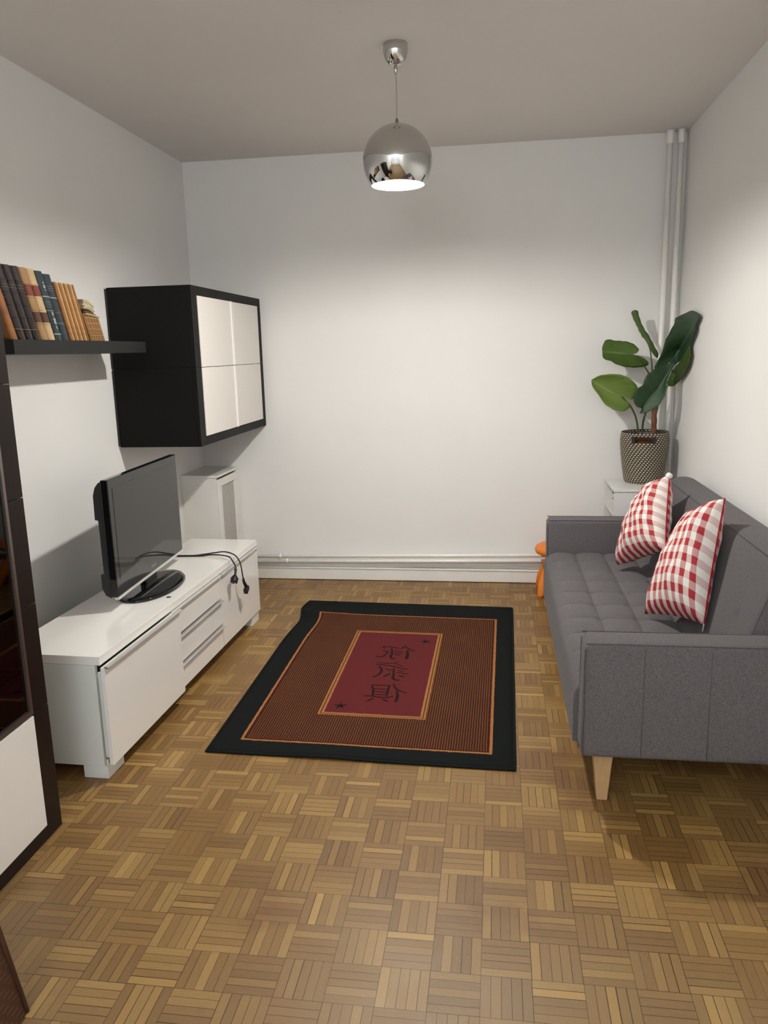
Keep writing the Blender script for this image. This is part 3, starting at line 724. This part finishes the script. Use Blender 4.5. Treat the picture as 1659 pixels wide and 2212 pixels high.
# ------------------------------------------------------------------ pendant lamp
t = thing('pendant_lamp', 'polished chrome globe pendant lamp, lit, hanging from the ceiling by a thin cord', 'lamp', (LAMP[0], LAMP[1], H))
bm = bm_new(); lathe(bm, [(.0515, 0), (.0515, -.018), (.050, -.034), (.045, -.052), (.036, -.068), (.024, -.079), (.0095, -.084)], (0, 0, 0), 48); done('ceiling_canopy', bm, M['chrome'], t, smooth=True)
bm = bm_new(); lathe(bm, [(.0085, -.082), (.0085, -.096), (.0055, -.112), (.003, -.114)], (0, 0, 0), 24); done('cord_grip', bm, M['chrome'], t, smooth=True)
tb('cord', [(0, 0, -.11), (.001, 0, -.2), (0, 0, -.29)], .0016, M['steel'], t, 8)
bm = bm_new(); lathe(bm, [(.0045, -.281), (.0055, -.282), (.0085, -.298), (.0085, -.303)], (0, 0, 0), 24); done('shade_cap', bm, M['bronze'], t, smooth=True)
RG, zc_ = .1455, 2.335 - H; bm = bm_new(); pr = []
zr = 2.240 - H; a1 = math.asin((zr - zc_) / RG)
NS = 40
outer = [(RG * math.cos(a1 + (PI/2 - a1) * i / NS) + .0001, zc_ + RG * math.sin(a1 + (PI/2 - a1) * i / NS)) for i in range(NS + 1)]
lathe(bm, outer, (0, 0, 0), 96, cap=False); bmesh.ops.recalc_face_normals(bm, faces=bm.faces)
sh = done('globe_shade', bm, M['chrome'], t, smooth=True)
Ri = RG - .0025; inner = [(Ri * math.cos(a1 + (PI/2 - a1) * i / NS) + .0001, zc_ + Ri * math.sin(a1 + (PI/2 - a1) * i / NS)) for i in range(NS + 1)]
inner[0] = (outer[0][0] - .0001, outer[0][1] - .0006)
bm = bm_new(); lathe(bm, inner, (0, 0, 0), 96, cap=False); done('shade_lining', bm, M['shadein'], t, smooth=True)
bm = bm_new(); lathe(bm, [(.0001, -.020), (.014, -.0185), (.028, -.013), (.038, -.005), (.042, .004)], (0, 0, 2.258 - H), 36, cap=False); bl = done('bulb_lens', bm, M['bulb'], t, smooth=True)
bm = bm_new(); lathe(bm, [(.0425, .0035), (.0425, .010), (.034, .028), (.022, .050), (.018, .062), (.018, .148)], (0, 0, 2.258 - H), 36); done('lamp_holder', bm, M['shadein'], t, smooth=True)

# ------------------------------------------------------------------ sofa
sofa = thing('sofa', 'grey fabric sofa bed with tufted seat and pale wooden legs against the right wall', 'sofa', (2.70, -1.71, 0))
SO = Vector((2.70, -1.71, 0))
def S(x, y, z): return (x - SO.x, y - SO.y, z)
# seat: tufted height field with skirted front
ysr, ysn = -.852, -2.573
xs0, xs1 = 2.282, 2.90
def tuft(x, y):
    gx = (x - 2.300) / .1520; gy = (y + 2.104) / .1800
    fx, fy = abs(gx - round(gx)), abs(gy - round(gy))
    d = .0085 * (1 - math.exp(-fx * 15)) + .0115 * (1 - math.exp(-fy * 15)) + .012 * math.sin(PI * fx) * math.sin(PI * fy) - .010 + .0015 * noise.noise(Vector((x * 16, y * 16, 0)))
    but = -.009 * math.exp(-(fx * fx + fy * fy) * 110)
    if gx < .35: but = 0
    return d + but
bm = bm_new(); NXs, NYs = 130, 380; g = []
for j in range(NYs + 1):
    y = ysn + (ysr - ysn) * j / NYs; row = []
    for i in range(NXs + 1):
        x = xs0 + (xs1 - xs0) * i / NXs
        e = min((x - xs0) / .055, 1); ez = math.sqrt(max(0, 1 - (1 - e) ** 2))
        ey = min(min(y - ysn, ysr - y) / .02, 1); eyz = math.sqrt(max(0, 1 - (1 - ey) ** 2))
        z = .372 + .055 * ez + tuft(x, y) * min(1, e) * eyz - .008 * (1 - eyz)
        row.append(bm.verts.new(S(x, y, z)))
    g.append(row)
for j in range(NYs):
    for i in range(NXs): bm.faces.new((g[j][i], g[j][i+1], g[j+1][i+1], g[j+1][i]))
def skirt(line, fz):
    lo = [bm.verts.new((v.co.x, v.co.y, fz)) for v in line]
    for i in range(len(line) - 1): bm.faces.new((line[i], lo[i], lo[i+1], line[i+1]))
    return lo
skirt([g[j][0] for j in range(NYs + 1)], .205); skirt([g[j][NXs] for j in reversed(range(NYs + 1))], .205)
skirt(list(reversed(g[0])), .205); skirt(g[NYs], .205)
done('seat', bm, M['fab'], sofa, smooth=True)
bm = bm_new(); box(bm, S(xs0 + .02, ysn, .18), S(3.0, ysr, .2045)); done('base_frame', bm, M['fab'], sofa, bevel=.004)
# backrest: leaning slab with rounded crest, button tufted
bm = bm_new(); NYb = 110
secb = [(2.79, .40), (2.800, .44), (2.825, .52), (2.850, .60), (2.877, .68), (2.905, .76), (2.925, .81), (2.942, .836), (2.968, .852), (3.00, .860), (3.035, .858), (3.068, .845), (3.088, .825), (3.09, .78), (3.06, .60), (3.03, .42)]
secb = [(v.x, v.y) for v in catmull([(a, b, 0) for a, b in secb], 4)]
rowsb = []
for j in range(NYb + 1):
    y = ysn + .012 + (ysr - ysn - .024 + .06) * j / NYb
    ey = min(min(y - ysn - .012, ysr + .048 - y) / .03, 1); sh_ = 1 - math.sqrt(max(0, 1 - (1 - ey) ** 2))
    r = []
    for i, (x, z) in enumerate(secb):
        dx = 0
        if x < 2.93 and i < len(secb) * .45:
            gy = (y + 2.104 - .09) / .36; fy = (gy - round(gy)) * .36
            for bz in (.60,):
                dx += .012 * math.exp(-((fy) ** 2 + ((z - bz)) ** 2) / .0006)
                dx += .004 * math.exp(-((fy) ** 2 + ((z - bz)) ** 2) / .012)
        cx_, cz_ = 2.96, .62
        r.append(bm.verts.new(S(x + dx + (cx_ - x) * sh_ * .18, y, z + (cz_ - z) * sh_ * .12)))
    rowsb.append(r)
for j in range(NYb):
    for i in range(len(secb)):
        k2 = (i + 1) % len(secb); bm.faces.new((rowsb[j][i], rowsb[j][k2], rowsb[j+1][k2], rowsb[j+1][i]))
bm.faces.new(rowsb[0]); bm.faces.new(list(reversed(rowsb[-1])))
bk = done('backrest', bm, M['fab'], sofa, smooth=True)
tb('piping', [S(2.9395, ysn + .03, .835), S(2.9395, ysr + .03, .835)], .0020, M['seam'], bk, 8, smooth=False)
tb('piping', [S(2.80, ysn + .0145, .44), S(2.852, ysn + .0135, .60), S(2.905, ysn + .013, .76), S(2.945, ysn + .016, .832), S(3.0, ysn + .016, .853), S(3.07, ysn + .016, .838)], .0022, M['seam'], bk, 8)
# arms
def arm(ya, yb, outer):
    x0, x1, z0, z1 = 2.296, 3.095, .213, .622
    bm = bm_new(); rbox(bm, S(x0, ya, z0), S(x1, yb, z1), .024, 5)
    # larger round at the front top corner
    for v in bm.verts:
        wx = v.co.x + SO.x - x0; wz = z1 - v.co.z
        if wx < .05 and wz < .05:
            a_ = Vector((.05 - wx, .05 - wz)); L_ = a_.length
            if L_ > .05: a_ *= .05 / L_; v.co.x = x0 + .05 - a_.x - SO.x; v.co.z = z1 - .05 + a_.y
    o = done('armrest', bm, M['fab'], sofa, smooth=False)
    for p_ in o.data.polygons: p_.use_smooth = True
    for yy in (ya + .0055, yb - .0055):
        pts = [S(x0 + .006, yy, z0 + .02), S(x0 + .006, yy, z1 - .06), S(x0 + .012, yy, z1 - .030), S(x0 + .034, yy, z1 - .010), S(x0 + .07, yy, z1 - .0065), S(x1 - .02, yy, z1 - .0065)]
        tb('piping', pts, .0022, M['seam'], o, 8)
    for xx in (2.489, 2.695, 2.90):
        tb('seam', [S(xx, outer, z0 + .012), S(xx, outer, z1 - .02)], .0014, M['seam'], o, 6, smooth=False)
    return o
arm(-2.705, -2.577, -2.7052); arm(-.848, -.720, -.7198)
for x, y in ((2.345, -2.60), (2.345, -.80), (3.02, -2.60), (3.02, -.80)):
    bm = bm_new()
    lo = [(x + .022, y - .0, 0), (x + .058, y - .0, 0), (x + .058, y + .036, 0), (x + .022, y + .036, 0)]
    hi = [(x - .0, y - .030, .212), (x + .070, y - .030, .212), (x + .070, y + .045, .212), (x - .0, y + .045, .212)]
    if x > 2.8: lo = [(2*x + .03 - a - .0, b, c) for a, b, c in lo]; hi = [(2*x + .03 - a, b, c) for a, b, c in hi]
    a = [bm.verts.new(S(*q)) for q in lo]; b = [bm.verts.new(S(*q)) for q in hi]
    for i in range(4): bm.faces.new((a[i], a[(i+1) % 4], b[(i+1) % 4], b[i]))
    bm.faces.new(a); bm.faces.new(b); done('leg', bm, M['oak'], sofa, bevel=.002)

# ------------------------------------------------------------------ cushions
def cushion(Tc, Bc, Lc, Fc, tf, tbk, label, seed, zipat=None, knot=False):
    """corners T (top near), B (bottom near), L (bottom far), F (top far)"""
    Tc, Bc, Lc, Fc = map(Vector, (Tc, Bc, Lc, Fc)); c = (Tc + Bc + Lc + Fc) / 4
    t = thing('cushion', label, 'cushion', tuple(c), group='red gingham cushions')
    nrm = ((Bc - Lc).cross(Fc - Lc)).normalized()
    if nrm.x > 0: nrm = -nrm
    bm = bm_new(); uvl = bm.loops.layers.uv.new('UVMap'); n = 44
    def pt(u, v, side):
        uu, vv = 2*u - 1, 2*v - 1
        # seams bow inwards between the corners
        k1 = 1 - .045 * (1 - vv * vv); k2 = 1 - .06 * (1 - uu * uu)
        u2, v2 = .5 + uu * k1 / 2, .5 + vv * k2 / 2
        P = Lc*(1-u2)*(1-v2) + Bc*u2*(1-v2) + Tc*u2*v2 + Fc*(1-u2)*v2
        b = (max(0, 1 - abs(uu) ** 2.5) ** .47) * (max(0, 1 - abs(vv) ** 2.5) ** .47)
        th_ = tf if side > 0 else tbk
        nz = noise.noise(Vector((u * 5 + seed, v * 5, side * 3.1))) * .014 + noise.noise(Vector((u * 13 + seed, v * 12, side))) * .005
        edge = min(1, 6 * min(u, 1-u, v, 1-v) * 2)
        rad = noise.noise(Vector((math.atan2(vv, uu) * 4.0, seed, 0))) * .010 * max(abs(uu), abs(vv)) ** 4 * edge
        return P - c + nrm * side * (b * th_) + nrm * (nz * edge * side + rad) 
    grid = {}
    for side in (1, -1):
        for j in range(n + 1):
            for i in range(n + 1):
                if side == -1 and (i in (0, n) or j in (0, n)): grid[side, i, j] = grid[1, i, j]
                else: grid[side, i, j] = bm.verts.new(pt(i/n, j/n, side))
        for j in range(n):
            for i in range(n):
                q = [(i, j), (i+1, j), (i+1, j+1), (i, j+1)]
                if side == -1: q.reverse()
                f = bm.faces.new([grid[side, a, b] for a, b in q])
                for lp, (a, b) in zip(f.loops, q): lp[uvl].uv = (a/n + (0 if side > 0 else .02), b/n)
    body = done('cover', bm, M['ging'], t, smooth=True)
    tb('edge_seam', [tuple(pt(1, j/24, 1)) for j in range(25)], .0032, M['ging'], body, 6)
    if knot:
        o = Tc - c; bm = bm_new(); lathe(bm, [(.002, -.016), (.010, -.013), (.0155, -.004), (.015, .006), (.009, .013), (.002, .015)], (o.x - .002, o.y, o.z), 14)
        for v in bm.verts: v.co += Vector((1, 1, 1)) * noise.noise(v.co * 70) * .004
        done('corner_knot', bm, M['cloth'], body, smooth=True)
    if zipat:
        o = Bc - c; tb('zip_pull', [tuple(o + Vector((0, 0, .004))), tuple(o + Vector((-.002, -.002, -.010))), tuple(o + Vector((-.004, -.003, -.026)))], .0028, M['zip'], t, 6)
    return t
cushion((2.899, -2.0, .963), (2.797, -2.20, .512), (2.628, -1.945, .462), (2.870, -1.72, .830), .128, .066, 'red and white gingham cushion nearest the camera, its zip pull hanging at the corner', 1.7, True)
cushion((2.838, -1.30, .939), (2.790, -1.52, .630), (2.625, -1.200, .462), (2.825, -1.05, .800), .120, .066, 'red and white gingham cushion farther back, next to the plant end of the sofa', 5.2, None, True)

# ------------------------------------------------------------------ orange stool
t = thing('childrens_stool', 'small orange plastic stool with bulbous legs, half hidden behind the sofa', 'stool', (2.415, -.203, 0))
bm = bm_new(); lathe(bm, [(.06, .250), (.118, .256), (.142, .268), (.150, .287), (.144, .306), (.122, .318), (.06, .322), (.001, .322)], (0, 0, 0), 40); done('seat', bm, M['orange'], t, smooth=True)
for a in (PI * .25, PI * .75, PI * 1.25, PI * 1.75):
    top_ = Vector((.058 * math.cos(a), .058 * math.sin(a), .262)); bt = Vector((.163 * math.cos(a), .163 * math.sin(a), .0)) * 1.0
    bm = bm_new(); n = 20; st_ = 16; rad = [.016, .019, .022, .025, .028, .031, .034, .036, .038, .0385, .038, .036, .033, .029, .024, .017]
    rings = []
    for k_ in range(st_):
        f = k_ / (st_ - 1); p_ = top_.lerp(bt, f); rings.append([bm.verts.new((p_.x + rad[k_]*math.cos(2*PI*q/n), p_.y + rad[k_]*math.sin(2*PI*q/n), max(.0, p_.z))) for q in range(n)])
    for k_ in range(st_ - 1):
        for q in range(n): bm.faces.new((rings[k_][q], rings[k_][(q+1) % n], rings[k_+1][(q+1) % n], rings[k_+1][q]))
    bm.faces.new(rings[0]); bm.faces.new(rings[-1]); done('leg', bm, M['orange'], t, smooth=True)

# ------------------------------------------------------------------ plant stand, basket and plant
t = thing('side_cabinet', 'small white open-sided shelf unit behind the sofa, carrying the potted plant', 'side table', (2.702, 0, 0))
bx('top_panel', (0, -.492, .712), (.285, -.075, .727), M['white'], t)
bm = bm_new(); box(bm, (.004, -.487, 0), (.285, -.472, .7115)); done('side_panel', bm, M['white'], t)
bm = bm_new(); box(bm, (.004, -.092, 0), (.285, -.077, .7115)); d = done('side_panel', bm, M['white'], t)
bm = bm_new()
for z in (.635, .60): 
    for x in (.055,): lathe(bm, [(.0035, 0), (.0035, .001)], (x, 0, 0), 10)
    for v in bm.verts:
        if abs(v.co.y) < .02: v.co = Vector((v.co.x, -.0925 - v.co.z, z + v.co.y))
done('peg_hole', bm, M['hole'], d)
bx('shelf', (.006, -.471, .555), (.274, -.093, .570), M['white'], t)
bx('back_panel', (.275, -.471, .02), (.284, -.093, .711), M['white'], t)

BC = Vector((2.918, -.200, .7275))
t = thing('plant_basket', 'black and cream woven basket with cut-out handles on the white unit', 'basket', tuple(BC))
bm = bm_new(); uvl = bm.loops.layers.uv.new('UVMap'); n = 96; nr = 31
rp = [(.0, .108), (.012, .116), (.05, .1225), (.10, .130), (.16, .1375), (.21, .1425), (.25, .145), (.275, .1445), (.298, .1415), (.31, .137)]
def brad(z):
    for (za, ra), (zb, rb) in zip(rp, rp[1:]):
        if z <= zb: return ra + (rb - ra) * (z - za) / (zb - za)
    return rp[-1][1]
BH = .31; ac = math.atan2(-1, -.22)
rings = [[bm.verts.new((brad(BH*j/nr) * math.cos(2*PI*i/n), brad(BH*j/nr) * math.sin(2*PI*i/n), BH*j/nr)) for i in range(n)] for j in range(nr + 1)]
def inhole(i, j):
    z = BH * (j + .5) / nr; a = 2*PI*(i + .5)/n
    if not (.252 < z < .288): return False
    for c_ in (ac, ac + PI):
        da = (a - c_ + PI) % (2*PI) - PI
        if abs(da) < .40: return True
    return False
for j in range(nr):
    for i in range(n):
        if inhole(i, j): continue
        f = bm.faces.new((rings[j][i], rings[j][(i+1) % n], rings[j+1][(i+1) % n], rings[j+1][i]))
        for lp, (a, b) in zip(f.loops, ((i, j), (i+1, j), (i+1, j+1), (i, j+1))): lp[uvl].uv = (1 - a / n, b / nr)
f = bm.faces.new(list(reversed(rings[0])))
body = done('basket_body', bm, M['weave'], t, smooth=True, recalc=False)
sm = body.modifiers.new('thick', 'SOLIDIFY'); sm.thickness = .006; sm.offset = -1
for c_ in (ac, ac + PI):
    for s_ in (-1, 1):
        a = c_ + s_ * .43; R0 = brad(.27); bm = bm_new()
        box(bm, (-.007, -.011, -.022), (.003, .011, .022))
        bmesh.ops.transform(bm, matrix=Matrix.Translation((R0 * math.cos(a), R0 * math.sin(a), .270)) @ Matrix.Rotation(a, 4, 'Z'), verts=bm.verts)
        done('handle_binding', bm, M['leather'], t, bevel=.002)
bm = bm_new(); lathe(bm, [(.003, .262), (.05, .266), (.10, .262), (.130, .250), (.131, .235), (.06, .235), (.003, .235)], (0, 0, 0), 40)
for v in bm.verts: v.co.z += noise.noise(v.co * 60) * .006
soilb = done('soil', bm, M['soil'], t, smooth=True)

LV = {"A":[[[2.587,-0.22,1.356],[2.611,-0.239,1.372],[2.637,-0.25,1.384],[2.666,-0.259,1.388],[2.695,-0.265,1.391],[2.724,-0.269,1.389],[2.754,-0.27,1.385],[2.783,-0.269,1.374],[2.81,-0.266,1.358],[2.833,-0.26,1.337],[2.853,-0.252,1.312],[2.856,-0.241,1.282],[2.848,-0.226,1.252],[2.831,-0.22,1.235],[2.801,-0.22,1.24]],
[[2.587,-0.22,1.356],[2.599,-0.22,1.347],[2.611,-0.22,1.338],[2.623,-0.22,1.329],[2.636,-0.22,1.322],[2.649,-0.22,1.314],[2.662,-0.22,1.306],[2.675,-0.22,1.299],[2.688,-0.22,1.291],[2.701,-0.22,1.284],[2.714,-0.22,1.276],[2.727,-0.22,1.269],[2.741,-0.22,1.264],[2.754,-0.22,1.258],[2.768,-0.22,1.252]],
[[2.587,-0.22,1.356],[2.588,-0.239,1.328],[2.599,-0.25,1.303],[2.616,-0.259,1.281],[2.633,-0.265,1.257],[2.648,-0.269,1.233],[2.666,-0.27,1.21],[2.69,-0.269,1.194],[2.715,-0.266,1.178],[2.744,-0.26,1.172],[2.774,-0.252,1.166],[2.801,-0.241,1.175],[2.82,-0.226,1.192],[2.809,-0.22,1.216],[2.787,-0.22,1.236]]],
"B":[[[2.641,-0.26,1.523],[2.642,-0.237,1.547],[2.651,-0.223,1.569],[2.663,-0.213,1.589],[2.685,-0.206,1.594],[2.71,-0.202,1.588],[2.734,-0.2,1.585],[2.757,-0.201,1.583],[2.781,-0.205,1.58],[2.803,-0.212,1.574],[2.823,-0.221,1.565],[2.841,-0.234,1.549],[2.853,-0.253,1.53],[2.842,-0.26,1.512],[2.82,-0.26,1.505]],
[[2.641,-0.26,1.523],[2.653,-0.26,1.522],[2.666,-0.26,1.521],[2.679,-0.26,1.52],[2.692,-0.26,1.519],[2.704,-0.26,1.518],[2.717,-0.26,1.517],[2.73,-0.26,1.516],[2.742,-0.26,1.514],[2.755,-0.26,1.512],[2.768,-0.26,1.51],[2.78,-0.26,1.508],[2.793,-0.26,1.506],[2.806,-0.26,1.504],[2.818,-0.26,1.502]],
[[2.641,-0.26,1.523],[2.646,-0.245,1.491],[2.668,-0.236,1.474],[2.7,-0.229,1.465],[2.728,-0.224,1.447],[2.76,-0.221,1.436],[2.791,-0.22,1.428],[2.823,-0.221,1.425],[2.855,-0.223,1.425],[2.886,-0.228,1.427],[2.913,-0.234,1.439],[2.911,-0.243,1.457],[2.884,-0.255,1.479],[2.854,-0.26,1.492],[2.823,-0.26,1.5]]],
"C":[[[2.83,-0.17,1.763],[2.818,-0.151,1.753],[2.823,-0.14,1.736],[2.831,-0.131,1.718],[2.841,-0.125,1.7],[2.851,-0.121,1.682],[2.861,-0.12,1.665],[2.869,-0.121,1.646],[2.878,-0.124,1.628],[2.886,-0.13,1.611],[2.898,-0.138,1.595],[2.909,-0.149,1.58],[2.916,-0.164,1.562],[2.923,-0.17,1.544],[2.929,-0.17,1.525]],
[[2.83,-0.17,1.763],[2.837,-0.17,1.746],[2.844,-0.17,1.729],[2.851,-0.17,1.713],[2.859,-0.17,1.696],[2.867,-0.17,1.68],[2.875,-0.17,1.663],[2.884,-0.17,1.647],[2.894,-0.17,1.631],[2.904,-0.17,1.616],[2.912,-0.17,1.599],[2.92,-0.17,1.582],[2.926,-0.17,1.565],[2.93,-0.17,1.547],[2.934,-0.17,1.529]],
[[2.83,-0.17,1.763],[2.854,-0.158,1.757],[2.862,-0.152,1.729],[2.873,-0.147,1.702],[2.885,-0.143,1.676],[2.899,-0.141,1.651],[2.916,-0.14,1.627],[2.933,-0.141,1.603],[2.946,-0.143,1.578],[2.959,-0.146,1.552],[2.972,-0.151,1.526],[2.985,-0.157,1.501],[2.976,-0.167,1.476],[2.958,-0.17,1.492],[2.94,-0.17,1.515]]],
"D":[[[3.098,-0.57,1.722],[3.098,-0.443,1.739],[3.098,-0.31,1.732],[3.08,-0.258,1.72],[3.049,-0.264,1.703],[3.044,-0.268,1.671],[3.027,-0.27,1.642],[3.015,-0.269,1.611],[2.999,-0.265,1.581],[2.994,-0.259,1.548],[2.987,-0.25,1.514],[2.977,-0.239,1.482],[2.964,-0.221,1.451],[2.954,-0.215,1.419],[2.989,-0.215,1.423]],
[[3.098,-0.57,1.722],[3.098,-0.556,1.701],[3.098,-0.537,1.681],[3.098,-0.508,1.661],[3.098,-0.475,1.642],[3.098,-0.431,1.623],[3.098,-0.387,1.604],[3.098,-0.342,1.585],[3.098,-0.296,1.565],[3.098,-0.25,1.545],[3.094,-0.215,1.525],[3.082,-0.215,1.506],[3.069,-0.215,1.486],[3.056,-0.215,1.468],[3.042,-0.215,1.449]],
[[3.098,-0.57,1.722],[3.098,-0.622,1.699],[3.098,-0.594,1.677],[3.098,-0.551,1.657],[3.098,-0.557,1.632],[3.098,-0.531,1.608],[3.098,-0.497,1.585],[3.098,-0.461,1.562],[3.098,-0.424,1.538],[3.098,-0.388,1.514],[3.098,-0.349,1.489],[3.098,-0.271,1.469],[3.09,-0.219,1.451],[3.069,-0.215,1.436],[3.048,-0.215,1.421]]],
"E":[[[3.098,-0.442,1.552],[3.098,-0.402,1.536],[3.098,-0.36,1.52],[3.098,-0.32,1.503],[3.098,-0.28,1.486],[3.098,-0.241,1.468],[3.098,-0.199,1.451],[3.098,-0.145,1.434],[3.091,-0.123,1.418],[3.078,-0.126,1.403],[3.068,-0.131,1.386],[3.059,-0.137,1.367],[3.05,-0.147,1.349],[3.043,-0.15,1.331],[3.048,-0.15,1.312]],
[[3.098,-0.442,1.552],[3.098,-0.425,1.534],[3.098,-0.407,1.516],[3.098,-0.39,1.498],[3.098,-0.371,1.48],[3.098,-0.336,1.463],[3.098,-0.301,1.445],[3.098,-0.265,1.427],[3.098,-0.228,1.409],[3.098,-0.18,1.392],[3.094,-0.15,1.375],[3.083,-0.15,1.359],[3.073,-0.15,1.344],[3.062,-0.15,1.328],[3.051,-0.15,1.312]],
[[3.098,-0.442,1.552],[3.098,-0.454,1.531],[3.098,-0.467,1.511],[3.098,-0.479,1.491],[3.098,-0.466,1.471],[3.098,-0.452,1.45],[3.098,-0.434,1.43],[3.098,-0.399,1.411],[3.098,-0.363,1.391],[3.098,-0.321,1.372],[3.098,-0.268,1.353],[3.098,-0.214,1.333],[3.096,-0.149,1.317],[3.079,-0.15,1.305],[3.058,-0.15,1.306]]],
"F":[[[2.864,-0.3,1.155],[2.87,-0.323,1.187],[2.842,-0.337,1.198],[2.821,-0.347,1.225],[2.818,-0.354,1.257],[2.822,-0.358,1.289],[2.84,-0.36,1.311],[2.865,-0.359,1.329],[2.873,-0.355,1.358],[2.888,-0.348,1.383],[2.913,-0.339,1.402],[2.938,-0.326,1.422],[2.967,-0.307,1.436],[2.999,-0.3,1.441],[3.029,-0.3,1.449]],
[[2.864,-0.3,1.155],[2.876,-0.3,1.178],[2.887,-0.3,1.2],[2.902,-0.3,1.22],[2.917,-0.3,1.24],[2.932,-0.3,1.259],[2.948,-0.3,1.278],[2.964,-0.3,1.297],[2.977,-0.3,1.318],[2.989,-0.3,1.34],[3.001,-0.3,1.361],[3.012,-0.3,1.383],[3.024,-0.3,1.405],[3.033,-0.3,1.428],[3.042,-0.3,1.45]],
[[2.864,-0.3,1.155],[2.89,-0.315,1.158],[2.913,-0.324,1.169],[2.936,-0.331,1.183],[2.959,-0.336,1.197],[2.974,-0.339,1.219],[2.987,-0.34,1.243],[2.999,-0.339,1.268],[3.003,-0.337,1.296],[3.004,-0.332,1.323],[3.007,-0.326,1.35],[3.019,-0.317,1.375],[3.032,-0.305,1.4],[3.044,-0.3,1.425],[3.05,-0.3,1.453]]]}
ST = {"A":[[2.768,-0.222,1.252],[2.795,-0.215,1.226],[2.824,-0.2,1.196],[2.862,-0.18,1.127],[2.881,-0.17,1.045],[2.884,-0.17,1.02]],
"F":[[3.008,-0.29,1.374],[2.943,-0.28,1.265],[2.905,-0.27,1.158],[2.904,-0.2,1.09],[2.905,-0.18,1.021]],
"B":[[2.82,-0.262,1.501],[2.858,-0.26,1.468],[2.894,-0.24,1.425],[2.922,-0.22,1.383],[2.951,-0.19,1.283],[2.973,-0.16,1.153]],
"C":[[2.932,-0.17,1.534],[2.94,-0.17,1.483],[2.951,-0.165,1.406],[2.963,-0.16,1.281],[2.977,-0.155,1.152]],
"D":[[3.042,-0.215,1.444],[3.001,-0.24,1.354],[2.99,-0.18,1.258],[2.985,-0.16,1.153]],
"E":[[3.051,-0.15,1.312],[3.024,-0.15,1.256],[2.994,-0.155,1.185],[2.983,-0.16,1.148]],
"trunk":[[2.976,-0.16,1.172],[2.976,-0.16,1.115],[2.978,-0.16,1.047],[2.979,-0.16,1.009]]}
PO = Vector((2.976, -.16, 1.0))
t = thing('potted_plant', 'green artificial elephant-ear plant with large glossy leaves standing in the woven basket', 'plant', tuple(PO))
def crm(a, b, c, s):       # quadratic through edge, middle, edge
    return a * (2*(s-.5)*(s-1)) + b * (4*s*(1-s)) + c * (2*s*(s-.5))
for key, mt in (('A', 'leafA'), ('B', 'leafB'), ('C', 'leafB'), ('D', 'leafD'), ('E', 'leafE'), ('F', 'leafF')):
    e1, md, e2 = [catmull([tuple(Vector(q) - PO) for q in r], 3) for r in LV[key]]
    N_ = len(md); Mc = 12; bm = bm_new(); uvl = bm.loops.layers.uv.new('UVMap'); rows = []
    nn_ = (e1[N_//2] - md[N_//2]).cross(md[N_-1] - md[0]).normalized()
    for i in range(N_):
        r = []
        for k_ in range(Mc + 1):
            s = k_ / Mc
            p_ = e1[i].lerp(md[i], s * 2) if s <= .5 else md[i].lerp(e2[i], s * 2 - 1)
            q_ = crm(e1[i], md[i], e2[i], s)
            p_ = p_.lerp(q_, .30 if key not in 'DF' else .08)
            sd = abs(s - .5) * 2
            p_ = p_ + nn_ * (.0016 * math.sin(i / N_ * 7.5 * 2 * PI - sd * 4.0) * sd * math.sin(PI * i / (N_-1)) + .008 * (0 if key in 'DF' else 1) * math.sin(PI * sd) * math.sin(PI * i / (N_-1)))
            if p_.x + PO.x > W - .012: p_.x = W - .012 - PO.x
            if p_.y + PO.y > -.025: p_.y = -.025 - PO.y
            r.append(bm.verts.new(p_))
        rows.append(r)
    for i in range(N_ - 1):
        for k_ in range(Mc):
            try: f = bm.faces.new((rows[i][k_], rows[i][k_+1], rows[i+1][k_+1], rows[i+1][k_]))
            except ValueError: continue
            for lp, (a, b) in zip(f.loops, ((k_, i), (k_+1, i), (k_+1, i+1), (k_, i+1))): lp[uvl].uv = (a/Mc, b/(N_-1))
    o = done('leaf', bm, M[mt], t, smooth=True)
    sm = o.modifiers.new('thick', 'SOLIDIFY'); sm.thickness = .0012; sm.offset = 0
for key in 'AFBCDE':
    pts = [tuple(Vector(q) - PO) for q in ST[key]]
    tb('leaf_stalk', pts, (lambda f: .0045 + .002 * f) if key in 'AF' else (lambda f: .0034 + .0018 * f), M['stem'], t, 10)
pts = [tuple(Vector(q) - PO) for q in ST['trunk']]
bm = bm_new(); tube(bm, pts, lambda f: .0155 + .003 * math.sin(f * 19) * .5 + .001 * f, 14)
done('trunk', bm, M['bark'], t, smooth=True)
bm = bm_new(); tube(bm, [(.008, 0, .14), (.018, -.004, .17), (.028, -.006, .19)], lambda f: .004 * (1 - f) + .0008, 8); done('bark_flake', bm, M['bark'], t, smooth=True)

# ------------------------------------------------------------------ brown woven seat corner, bottom left
bm = bm_new()
lo = [(.35, -4.30, 0), (.893, -4.30, 0), (.893, -3.672, 0), (.35, -3.672, 0)]
hi = [(.35, -4.24, .46), (.893, -4.24, .46), (.893, -3.775, .46), (.35, -3.775, .46)]
a = [bm.verts.new(q) for q in lo]; b = [bm.verts.new(q) for q in hi]
for i in range(4): bm.faces.new((a[i], a[(i+1) % 4], b[(i+1) % 4], b[i]))
bm.faces.new(a); bm.faces.new(b)
t = thing('ottoman', 'dark brown woven leather ottoman corner at the bottom left, in front of the cabinet', 'ottoman', (0, 0, 0))
done('body', bm, M['wleather'], t, bevel=.012, seg=3)
tb('edge_piping', [(.892, -3.681, .012), (.892, -3.772, .448)], .007, plain('brown_leather_piping', (.055, .019, .011), .5), t, 8, smooth=False)
